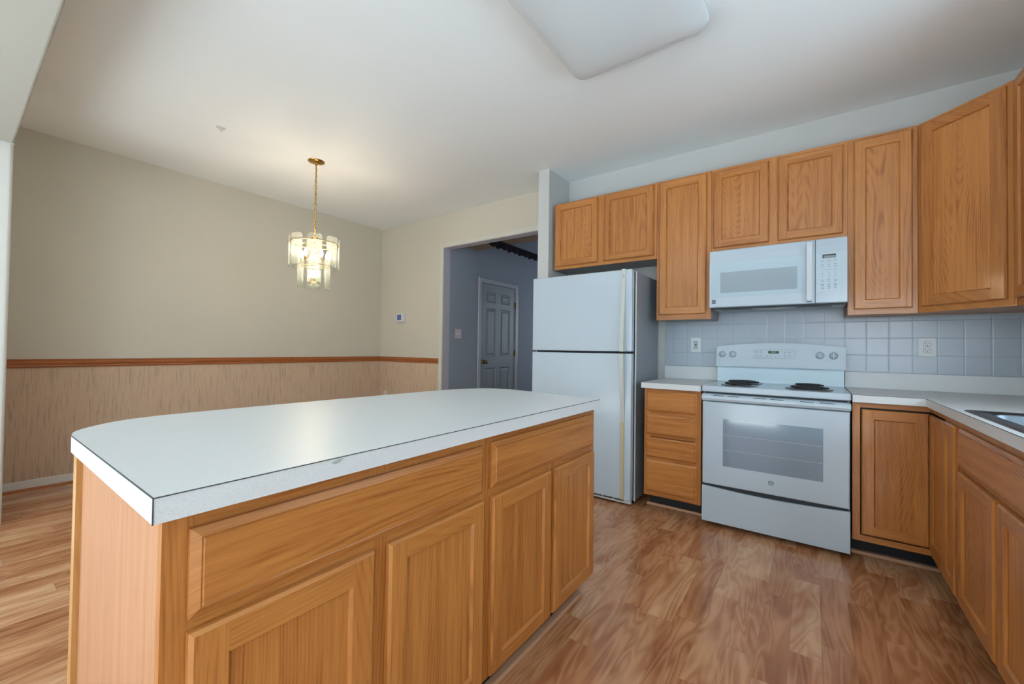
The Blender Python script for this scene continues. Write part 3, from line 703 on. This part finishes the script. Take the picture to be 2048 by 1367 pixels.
# ================================================================== REFRIGERATOR
FX0, FX1, FY = -1.3245, -0.4585, -0.629
t = thing('refrigerator', (-0.89, -0.32, 0), 'white top-freezer refrigerator standing left of the drawer cabinet', 'refrigerator')
bm = B(); box(bm, FX0+0.004, FX1, FY+0.068, -0.03, 0.03, 1.712, 0.004); body = link('body', bm, grey_side, t)
simple('front_trim', (FX1-0.006, FX1+0.001, FY+0.058, FY+0.07, 0.03, 1.712), trim_white, t, 0.001)
simple('gasket', (FX0+0.012, FX1-0.012, FY+0.056, FY+0.067, 0.045, 1.705), dark_gap, t)
for nm, a, b in (('freezer_door', 1.121, 1.722), ('refrigerator_door', 0.044, 1.106)):
    bm = B(); box(bm, FX0, FX1-0.012, FY, FY+0.056, a, b, 0.006, 2); d = link(nm, bm, white_enamel, t)
    bm = B(); w0, w1 = -0.545, -0.517     # long flat pull bowing out near the middle gap
    zs_ = [b+(0.004 if a > 1 else -0.002) + ((a if a > 1 else 0.609)-b)*k/12 for k in range(13)]
    pr = []
    for k, z in enumerate(zs_):
        s = k/12 if a > 1 else 1-k/12
        out = 0.008+0.034*(s*s*(3-2*s)); pr.append((out, z))
    if a > 1: pr[-1] = (pr[-1][0], a)
    for (o0, z0_), (o1, z1_) in zip(pr, pr[1:]):
        A_ = [(w0, FY-o0, z0_), (w1, FY-o0, z0_), (w1, FY-0.0005, z0_), (w0, FY-0.0005, z0_)]
        B_ = [(w0, FY-o1, z1_), (w1, FY-o1, z1_), (w1, FY-0.0005, z1_), (w0, FY-0.0005, z1_)]
        va = [bm.verts.new(p) for p in A_]; vb = [bm.verts.new(p) for p in B_]
        for k in range(4): bm.faces.new((va[k], va[(k+1) % 4], vb[(k+1) % 4], vb[k]))
    vs = [bm.verts.new((x, FY-o, z)) for o, z in (pr[0],) for x in (w0, w1)]+[bm.verts.new((x, FY-.0005, pr[0][1])) for x in (w1, w0)]; bm.faces.new(vs)
    vs = [bm.verts.new((x, FY-o, z)) for o, z in (pr[-1],) for x in (w0, w1)]+[bm.verts.new((x, FY-.0005, pr[-1][1])) for x in (w1, w0)]; bm.faces.new(vs)
    bmesh.ops.remove_doubles(bm, verts=bm.verts, dist=1e-5)
    link('handle', bm, ivory, d)
    if a < 1: simple('handle_trim', (w0+0.001, w1-0.001, FY-0.0078, FY-0.0005, 0.046, 0.6085), yellowed, d, 0.002)
    else:
        bm = B(); lathe(bm, (-0.5315, FY-0.0085, 1.672), (0, -1, 0), [(0, 0), (0.0095, 0), (0.0095, 0.0015), (0.0075, 0.002), (0.0072, 0.0012), (0, 0.0012)], 20); link('emblem', bm, chrome, d)
simple('toe_grille', (FX0+0.01, FX1-0.02, FY+0.03, FY+0.055, 0.012, 0.04), white_matt, t)
for k in range(9): simple('grille_slot', (FX0+0.04+0.085*k, FX0+0.115+0.085*k, FY+0.0285, FY+0.0305, 0.026, 0.034), dark_gap, t)
for x in (FX0+0.08, FX1-0.04):
    for y in (-0.52, -0.1): bm = B(); cyl(bm, (x, y, 0.0), (x, y, 0.032), 0.018, n=14); link('foot', bm, black_matt, t)

# ================================================================== RANGE
t = thing('electric_range', (0.381, -0.33, 0), 'white electric coil range between the base cabinets', 'stove')
RY = -0.622
simple('body', (0.003, 0.759, RY+0.052, -0.035, 0.03, 0.868), plain('white steel range side', srgb(214, 220, 226), 0.4), t)
bm = B()
# cooktop with raised lip
box(bm, 0.001, 0.761, RY-0.004, -0.03, 0.869, 0.908, 0.007, 3); link('cooktop', bm, white_enamel, t)
def coil(cx, cy, r, label=None):
    bm = B(); lathe(bm, (cx, cy, 0.9085), (0, 0, 1), [(r+0.022, 0), (r+0.02, 0.004), (r+0.012, 0.003), (r*0.6, -0.0), (0, -0.0)], 36)
    pan = link('drip_pan', bm, steel, t)
    bm = B(); turns = 4; pts = []
    for k in range(turns*28):
        a = 2*math.pi*k/28; rr = 0.018+(r-0.018)*k/(turns*28-1); pts.append((cx+rr*math.cos(a), cy+rr*math.sin(a), 0.921))
    tube(bm, pts, 0.0048, 8)
    for a in (0.3, 2.4, 4.5): cyl(bm, (cx, cy, 0.914), (cx+r*math.cos(a), cy+r*math.sin(a), 0.914), 0.002, n=6)
    link('burner_coil', bm, coil_mat, t)
for c in ((0.19, -0.455, 0.078), (0.57, -0.455, 0.098), (0.19, -0.20, 0.098), (0.57, -0.20, 0.078)): coil(*c)
# riser and backguard with control panel
bm = B()
extrude_poly(bm, [(0.004, -0.034, 0.9085), (0.004, -0.09, 0.9085), (0.004, -0.085, 0.93), (0.004, -0.07, 1.03), (0.004, -0.034, 1.03)], (0.754, 0, 0)); link('riser', bm, plain('glossy blue white enamel', srgb(200, 224, 236), 0.15, coat=0.5), t)
bm = B(); n = 30; front = []
outl = [(-0.003, 1.021), (0.753, 1.021)]
pts = [(-0.004, 1.026), (0.0, 1.020), (0.762, 1.020), (0.766, 1.026)] + [(0.766-0.77*k/n, 1.166+0.03*math.sin(math.pi*k/n)**0.8*1.0) for k in range(n+1)]
def bg(u, z, d): return (u, -0.072-0.018*(1-(z-1.02)/0.17)-d, z)
extrude_poly(bm, [(u, -0.036, z) for u, z in pts], (0, -0.05, 0))
for v in bm.verts:
    if v.co.y < -0.05: v.co.y = -0.10 + 0.022*(v.co.z-1.02)/0.17
bmesh.ops.bevel(bm, geom=[e for e in bm.edges if all(v.co.y < -0.06 for v in e.verts)], offset=0.004, segments=2, affect='EDGES')
guard = link('backguard', bm, white_enamel, t)
def gy(z): return -0.10+0.022*(z-1.02)/0.17
for x in (0.035+0.004, 0.108, 0.630, 0.702):
    z = 1.112; bm = B(); n_ = (0, -1, 0.13)
    lathe(bm, (x, gy(z)+0.0005, z), n_, [(0, 0), (0.025, 0), (0.0245, 0.002), (0.019, 0.004), (0.017, 0.016), (0.015, 0.019), (0, 0.0195)], 28)
    k_ = link('control_knob', bm, white_enamel, guard)
    bm = B(); box(bm, x-0.0035, x+0.0035, gy(z)-0.029, gy(z)-0.012, z-0.018, z+0.02, 0.0015); 
    bm2 = B(); 
    link('knob_grip', bm, white_enamel, guard); bm2.free()
    simple('knob_mark', (x-0.0012, x+0.0012, gy(1.139)-0.0012, gy(1.139)+0.0002, 1.139, 1.142), ink_dark, guard)
for x in (0.072, 0.668):
    bm = B(); lathe(bm, (x, gy(1.082)+0.0003, 1.082), (0, -1, 0.1), [(0, 0), (0.0022, 0), (0.002, 0.001), (0, 0.0012)], 10); link('indicator_light', bm, ink_dark, guard)
pf = plain('pale control film', srgb(192, 208, 218), 0.35)
bm = B(); z0, z1 = 1.088, 1.150
extrude_poly(bm, [(0.238, gy(z0), z0), (0.492, gy(z0), z0), (0.492, gy(z1-.004), z1-0.004), (0.365, gy(z1), z1+0.002), (0.238, gy(z1-.004), z1-0.004)], (0, -0.0008, 0)); panel = link('control_panel', bm, pf, guard)
bm = B()
tube(bm, [(0.238, gy(z0)-.001, z0), (0.492, gy(z0)-.001, z0), (0.492, gy(z1)-.001, z1-0.004), (0.365, gy(z1)-.001, z1+0.002), (0.238, gy(z1)-.001, z1-0.004)], 0.0006, 5, True); link('panel_outline', bm, ink, panel)
simple('clock_display', (0.333, 0.397, gy(1.13)-0.0022, gy(1.13)+0.0004, 1.1205, 1.1400), plain('black green display', srgb(14, 34, 30), 0.2), panel)
text_mesh('clock_digits', '8:17', 0.014, (0.367, gy(1.13)-0.0026, 1.130), (1, 0, 0), (0, -1, 0), emit('green led digits', srgb(80, 190, 90), 0.6), panel, 0.0001)
bm = B()
for x in (0.262, 0.288, 0.432, 0.460):
    for z in (1.104, 1.129): box(bm, x-0.0075, x+0.0075, gy(z)-0.0016, gy(z)-0.0002, z-0.001, z+0.001); box(bm, x-0.004, x+0.004, gy(z)-0.0016, gy(z)-0.0002, z+0.004, z+0.006)
for x in (0.325, 0.352, 0.376, 0.402): box(bm, x-0.007, x+0.007, gy(1.102)-0.0016, gy(1.102)-0.0002, 1.102, 1.104)
link('key_legends', bm, ink, panel)['kind'] = 'stuff'
# oven door with vent/handle strip, window, badge
bm = B(); box(bm, 0.006, 0.756, RY, RY+0.05, 0.275, 0.806, 0.006, 2)
od = link('oven_door', bm, white_enamel, t)
bm = B()   # handle strip: flat top with slots, rounded nose
prof = [(0.0, 0.8075), (0.0, 0.856), (-0.010, 0.858), (-0.028, 0.853), (-0.040, 0.842), (-0.043, 0.828), (-0.038, 0.815), (-0.02, 0.8075)]
extrude_poly(bm, [(0.002, RY+0.028+y, z) for y, z in prof], (0.758, 0, 0)); bmesh.ops.bevel(bm, geom=[e for e in bm.edges if abs(e.verts[0].co.x-e.verts[1].co.x) < 1e-6], offset=0.004, segments=2, affect='EDGES')
hs = link('handle', bm, white_enamel, od)
for a, b in ((0.07, 0.135), (0.155, 0.215), (0.295, 0.36), (0.385, 0.45), (0.53, 0.595), (0.62, 0.69)):
    z = 0.8475; y = RY+0.028-0.0352
    simple('vent_slot', (a, b, y-0.0015, y+0.003, z-0.0015, z+0.0015), dark_gap, od)
simple('door_gap', (0.015, 0.745, RY+0.02, RY+0.052, 0.857, 0.8685), dark_gap, t)
om = NT('grey oven glass', 0.08, 0.6, srgb(124, 140, 156), coat=0.5)
simple('oven_window', (0.127, 0.638, RY-0.0012, RY+0.002, 0.4025, 0.7015), om.m, od)
for zr in (0.505, 0.60):
    simple('rack_line', (0.13, 0.635, RY-0.0016, RY-0.0011, zr, zr+0.0016), plain('pale rack line', srgb(176, 186, 194), 0.3), od)
bm = B(); tube(bm, [(0.3875+0.0125*math.cos(a), RY-0.001, 0.347+0.0125*math.sin(a)) for a in [2*math.pi*k/28 for k in range(28)]], 0.0014, 6, True); bd = link('badge', bm, ink_dark, od)
text_mesh('badge_letters', 'GE', 0.013, (0.3875, RY-0.0006, 0.347), (1, 0, 0), (0, -1, 0), ink_dark, bd)
# drawer: curved top edge, dark gap above
bm = B(); n = 24
pts = [(0.005, 0.034), (0.757, 0.034), (0.757, 0.262)] + [(0.745-0.728*k/n, 0.262-0.0145*math.sin(math.pi*k/n)) for k in range(n+1)] + [(0.005, 0.262)]
extrude_poly(bm, [(x, RY+0.045, z) for x, z in pts], (0, -0.047, 0)); bmesh.ops.bevel(bm, geom=[e for e in bm.edges if all(v.co.y < RY+0.01 for v in e.verts)], offset=0.003, segments=2, affect='EDGES')
link('storage_drawer', bm, white_enamel, t)
simple('drawer_gap', (0.012, 0.75, RY+0.012, RY+0.051, 0.235, 0.2745), dark_gap, t)
for x in (0.04, 0.72):
    for y in (-0.5, -0.1): bm = B(); cyl(bm, (x, y, 0), (x, y, 0.032), 0.016, n=12); link('foot', bm, black_matt, t)

# ================================================================== MICROWAVE
MY = -0.383
t = thing('microwave', (0.38, -0.2, 1.437), 'white over-the-range microwave mounted above the stove', 'microwave')
simple('body', (0.004, 0.754, MY+0.035, -0.008, 1.43, 1.834), plain('grey microwave casing', srgb(190, 196, 202), 0.4), t)
bm = B(); prof = [(0.034, 1.438), (0.003, 1.438), (0.0, 1.443), (0.0, 1.747), (0.004, 1.79), (0.010, 1.83), (0.014, 1.8355), (0.034, 1.8355)]
extrude_poly(bm, [(0.0, MY+y, z) for y, z in prof], (0.5995, 0, 0)); md = link('microwave_door', bm, white_enamel, t)
bm = B(); extrude_poly(bm, [(0.603, MY+y, z) for y, z in prof], (0.154, 0, 0)); mp = link('control_panel', bm, white_enamel, t)
simple('panel_gap', (0.5995, 0.603, MY+0.006, MY+0.03, 1.44, 1.834), dark_gap, t)
wf = plain('pale window surround', srgb(180, 200, 212), 0.2, coat=0.3)
simple('window_frame', (0.0145, 0.556, MY-0.0012, MY+0.001, 1.508, 1.746), wf, md, 0.0006)
simple('window', (0.069, 0.510, MY-0.002, MY-0.001, 1.536, 1.679), plain('grey microwave screen', srgb(150, 164, 174), 0.15, coat=0.3), md)
bm = B(); hp = [(MY-0.001, 1.446), (MY-0.028, 1.452), (MY-0.030, 1.47), (MY-0.030, 1.79), (MY-0.026, 1.82), (MY+0.006, 1.828)]
hh = [(y, z) for y, z in hp] + [(y+0.010 if k not in (0, 5) else y, z) for k, (y, z) in list(enumerate(hp))[::-1] if k not in (0, 5)]
extrude_poly(bm, [(0.558, y, z) for y, z in hh], (0.028, 0, 0)); bmesh.ops.bevel(bm, geom=bm.edges[:], offset=0.0015, segments=1, affect='EDGES')
link('handle', bm, plain('silver white handle', srgb(206, 212, 218), 0.18, coat=0.5), md)
bm = B(); box(bm, 0.016, 0.040, MY-0.0008, MY+0.0004, 1.465, 1.492)
em = link('emblem', bm, ink_dark, md)
bm = B()
for k in range(3): 
    for j in range(3): box(bm, 0.018+0.007*j, 0.0235+0.007*j, MY-0.0012, MY-0.0006, 1.4695+0.0075*k, 1.4715+0.0075*k)
link('emblem_lines', bm, white_matt, em)
simple('control_film', (0.6065, 0.727, MY-0.0008, MY+0.0005, 1.508, 1.7445), plain('panel film', srgb(190, 207, 218), 0.3), mp)
disp = simple('display', (0.637, 0.703, MY-0.0016, MY-0.0006, 1.712, 1.7355), plain('dark lcd', srgb(40, 48, 52), 0.2), mp)
simple('display_window', (0.645, 0.702, MY-0.0018, MY-0.0014, 1.7135, 1.727), plain('lcd grey', srgb(128, 142, 142), 0.3), disp)
keys = ['1 2 3', '4 5 6', '7 8 9', '0']
rows = [1.6405, 1.6245, 1.608, 1.592]
grid = [['1', '2', '3'], ['4', '5', '6'], ['7', '8', '9'], ['', '0', '']]
for rz, rr in zip(rows, grid):
    for cx_, ch in zip((0.638, 0.669, 0.70), rr):
        if ch: text_mesh('key_digit', ch, 0.0095, (cx_, MY-0.0012, rz-0.006), (1, 0, 0), (0, -1, 0), ink_dark, mp, 0.0002)
bm = B()
for z in (1.696, 1.673, 1.660, 1.578, 1.569, 1.552, 1.546, 1.536, 1.526):
    for cx_ in (0.638, 0.669, 0.70): box(bm, cx_-0.0075, cx_+0.0075, MY-0.0014, MY-0.0006, z-0.0011, z+0.0011)
box(bm, 0.645, 0.695, MY-0.0014, MY-0.0006, 1.6835, 1.6842); box(bm, 0.648, 0.715, MY-0.0014, MY-0.0006, 1.6455-0.003, 1.6462-0.003)
link('key_legends', bm, ink, mp)['kind'] = 'stuff'
bm = B(); box(bm, 0.004, 0.754, MY+0.03, MY+0.055, 1.428, 1.4365)
link('underside_rail', bm, dark_gap, t)
for a, b in ((0.06, 0.25), (0.50, 0.69)):
    simple('grease_filter', (a, b, -0.28, -0.12, 1.4255, 1.4295), steel, t, 0.002)
simple('underside_lamp', (0.29, 0.46, -0.30, -0.20, 1.426, 1.4295), plain('lamp lens', srgb(200, 205, 205), 0.3), t, 0.002)

# ================================================================== SINK
t = thing('kitchen_sink', (1.36, -1.55, ZCT), 'stainless steel sink set in the right-hand countertop', 'sink')
bm = B()
def rrect(x0, x1, y0, y1, r, z, n=6):
    pts = []
    for cx_, cy_, a0 in ((x1-r, y1-r, 0), (x0+r, y1-r, 90), (x0+r, y0+r, 180), (x1-r, y0+r, 270)):
        for k in range(n+1):
            a = math.radians(a0+90*k/n); pts.append((cx_+r*math.cos(a), cy_+r*math.sin(a), z))
    return pts
loops = [rrect(1.078, 1.642, -1.975, -1.122, 0.03, ZCT+0.0005), rrect(1.080, 1.640, -1.973, -1.124, 0.03, ZCT+0.0035), rrect(1.088, 1.632, -1.965, -1.132, 0.03, ZCT+0.004),
         rrect(1.127, 1.575, -1.93, -1.185, 0.05, ZCT+0.002), rrect(1.132, 1.570, -1.925, -1.19, 0.05, ZCT-0.006), rrect(1.145, 1.56, -1.91, -1.2, 0.06, ZCT-0.15), rrect(1.20, 1.50, -1.85, -1.26, 0.06, ZCT-0.17)]
rings = [[bm.verts.new(p) for p in l] for l in loops]
for A_, B_ in zip(rings, rings[1:]):
    n = len(A_)
    for k in range(n): f = bm.faces.new((A_[k], A_[(k+1) % n], B_[(k+1) % n], B_[k])); f.smooth = True
bm.faces.new(rings[-1])
link('basin', bm, plain('sink steel', srgb(118, 126, 134), 0.36, metal=1), t)
bm = B(); lathe(bm, (1.35, -1.55, ZCT-0.1695), (0, 0, 1), [(0, 0.001), (0.03, 0.001), (0.042, 0.003), (0.044, 0)], 24); link('drain', bm, chrome, t)

# ================================================================== CEILING FIXTURE
t = thing('ceiling_light', (-0.16, -2.05, ZC), 'large rectangular white fluorescent ceiling light with pillowy acrylic cover, unlit', 'ceiling light')
LX0, LX1, LY0, LY1 = -0.515, 0.195, -2.66, -1.425
simple('base', (LX0+0.02, LX1-0.02, LY0+0.02, LY1-0.02, ZC-0.045, ZC-0.0005), trim_white, t)
bm = B(); loops = []
for ins, z in ((0.012, 2.712), (0.0, 2.704), (-0.001, 2.69), (0.003, 2.676), (0.014, 2.662), (0.035, 2.650), (0.075, 2.641), (0.15, 2.636), (0.25, 2.635)):
    loops.append(rrect(LX0+ins, LX1-ins, LY0+ins, LY1-ins, max(0.07-ins*0.25, 0.02), z, 8))
rings = [[bm.verts.new(p) for p in l] for l in loops]
for A_, B_ in zip(rings, rings[1:]):
    n = len(A_)
    for k in range(n): f = bm.faces.new((A_[k], A_[(k+1) % n], B_[(k+1) % n], B_[k])); f.smooth = True
f = bm.faces.new(rings[-1]); f.smooth = True; bm.faces.new(rings[0][::-1])
link('diffuser', bm, plain('white acrylic', srgb(232, 238, 240), 0.25, coat=0.2), t)
# small fitting on the dining ceiling
t = thing('ceiling_sprinkler', (-3.0, -2.361, ZC), 'tiny white sprinkler fitting on the dining ceiling', 'sprinkler')
bm = B(); lathe(bm, (-3.0, -2.361, ZC), (0, 0, -1), [(0.03, 0.0005), (0.028, 0.003), (0.010, 0.004), (0, 0.004)], 24); link('escutcheon', bm, trim_white, t)
bm = B(); lathe(bm, (-3.0, -2.361, ZC-0.007), (0, 0, -1), [(0.006, -0.003), (0.006, 0.012), (0.011, 0.015), (0.011, 0.017), (0, 0.017)], 14); link('nozzle', bm, trim_white, t)

# ================================================================== CHANDELIER
HX, HY = -2.952, -1.652
t = thing('chandelier', (HX, HY, ZC), 'brass chandelier of two tiers of clear glass panels hanging over the dining area', 'chandelier')
bm = B(); lathe(bm, (HX, HY, ZC), (0, 0, -1), [(0.068, 0.0005), (0.067, 0.006), (0.045, 0.013), (0.02, 0.018), (0.012, 0.022), (0.008, 0.035), (0, 0.036)], 36); link('canopy', bm, brass, t)
bm = B(); z = ZC-0.034; k = 0
while z > 2.115:
    a = (k % 2)*R90; pts = []
    for j in range(14):
        th_ = 2*math.pi*j/14; x = 0.0085*math.cos(th_); h = 0.017*math.sin(th_)
        pts.append((HX+x*math.cos(a), HY+x*math.sin(a), z-0.015+h))
    tube(bm, pts, 0.0024, 5, True); z -= 0.0255; k += 1
cyl(bm, (HX+0.003, HY, ZC-0.03), (HX+0.003, HY, 2.09), 0.0025, n=6)
link('chain', bm, brass, t)
bm = B(); lathe(bm, (HX, HY, 2.105), (0, 0, -1), [(0, 0), (0.008, 0.002), (0.012, 0.012), (0.028, 0.02), (0.03, 0.03), (0.012, 0.04), (0.01, 0.10), (0.02, 0.115), (0.03, 0.13), (0.012, 0.15), (0.01, 0.24), (0.022, 0.26), (0.026, 0.275), (0, 0.285)], 24)
link('stem', bm, brass, t)
GL = glass_mat('clear greenish glass', (0.955, 0.985, 0.965, 1), 0.1)
def tier(R_, zt, zb, w_, n, ph):
    bm = B()
    tube(bm, [(HX+(R_-0.01)*math.cos(2*math.pi*j/40), HY+(R_-0.01)*math.sin(2*math.pi*j/40), zt-0.05) for j in range(40)], 0.0035, 6, True)
    for j in range(4):
        a = ph+j*R90/1; cyl(bm, (HX, HY, zt-0.05), (HX+(R_-0.01)*math.cos(a), HY+(R_-0.01)*math.sin(a), zt-0.05), 0.003, n=6)
    fr = link('brass_ring', bm, brass, t)
    for i in range(n):
        a0 = ph+2*math.pi*i/n; bm = B(); outl = []
        ra = 0.03
        pts2 = []
        hw, hh_ = w_/2, (zt-zb)/2; zc_ = (zt+zb)/2
        for sx, sz, q0 in ((1, 1, 0), (-1, 1, 90), (-1, -1, 180), (1, -1, 270)):
            for k in range(5):
                q = math.radians(q0+90*k/4); pts2.append((sx*(hw-ra)+ra*math.cos(q), zc_+sz*(hh_-ra*0.7)+ra*0.7*math.sin(q)))
        C_ = Vector((HX, HY, 0)); rad = Vector((math.cos(a0), math.sin(a0), 0)); tan = Vector((-math.sin(a0), math.cos(a0), 0))
        # a curved pane: columns across, following an arc of radius R_*0.8
        cols = 8; F, K = [], []
        for c_ in range(cols+1):
            u = -hw+w_*c_/cols; e_ = max(0.0, abs(u)-(hw-ra)); dz = ra*0.7*(1-math.sqrt(max(0, 1-(e_/ra)**2)))
            bow = -(u*u)/(2*R_*0.75)
            for lst, off in ((F, 0.0), (K, -0.004)):
                lst.append((bm.verts.new(C_+rad*(R_+bow+off)+tan*u+Vector((0, 0, zb+dz))), bm.verts.new(C_+rad*(R_+bow+off)+tan*u+Vector((0, 0, zt-dz)))))
        for c_ in range(cols):
            for lst in (F, K): f = bm.faces.new((lst[c_][0], lst[c_+1][0], lst[c_+1][1], lst[c_][1])); f.smooth = True
            bm.faces.new((F[c_][0], K[c_][0], K[c_+1][0], F[c_+1][0])); bm.faces.new((F[c_][1], F[c_+1][1], K[c_+1][1], K[c_][1]))
        bm.faces.new((F[0][0], F[0][1], K[0][1], K[0][0])); bm.faces.new((F[-1][0], K[-1][0], K[-1][1], F[-1][1]))
        link('glass_panel', bm, GL, t)
        bm = B(); pp = C_+rad*(R_+0.001)+Vector((0, 0, zt-0.05)); lathe(bm, pp, rad, [(0, 0.006), (0.006, 0.004), (0.006, 0)], 10); link('panel_stud', bm, brass, t)
camdir = math.atan2(CAM.y-HY, CAM.x-HX)
tier(0.205, 2.075, 1.812, 0.122, 8, camdir)
tier(0.135, 1.885, 1.628, 0.112, 6, camdir)
bulb = emit('lit flame bulb', (1.0, 0.88, 0.70, 1), 34.0)
def lamp(x, y, z, s=1.0, watt=2.3):
    bm = B(); lathe(bm, (x, y, z-0.045), (0, 0, 1), [(0, 0), (0.011, 0), (0.011, 0.03), (0.006, 0.034)], 14); link('candle_socket', bm, brass, t)
    bm = B(); lathe(bm, (x, y, z-0.012), (0, 0, 1), [(0.006, 0), (0.013*s, 0.012), (0.015*s, 0.024), (0.011*s, 0.042), (0.004, 0.058), (0, 0.062)], 16); link('bulb', bm, bulb, t)
    l = bpy.data.lights.new('bulb_light', 'POINT'); l.energy = watt; l.color = (1.0, 0.80, 0.56); l.shadow_soft_size = 0.02
    lo = bpy.data.objects.new('bulb_light', l); COL.objects.link(lo); lo.parent = t; lo.location = Vector((x, y, z+0.06)) - t.location
for k in range(5):
    a = camdir+0.55+2*math.pi*k/5; lamp(HX+0.105*math.cos(a), HY+0.105*math.sin(a), 1.915)
lamp(HX, HY, 1.745, 1.2, 4)
bm = B(); pts = []
for j in range(24):
    for r_, zz in ((0.05, 1.79), (0.05, 1.685)): pass
for j in range(20):
    a = 2*math.pi*j/20; cyl(bm, (HX+0.048*math.cos(a), HY+0.048*math.sin(a), 1.79), (HX+0.048*math.cos(a), HY+0.048*math.sin(a), 1.69), 0.0038, n=6)
link('crystal_rods', bm, GL, t)
bm = B(); tube(bm, [(HX+0.048*math.cos(2*math.pi*j/30), HY+0.048*math.sin(2*math.pi*j/30), 1.686) for j in range(30)], 0.004, 6, True); link('lower_ring', bm, brass, t)
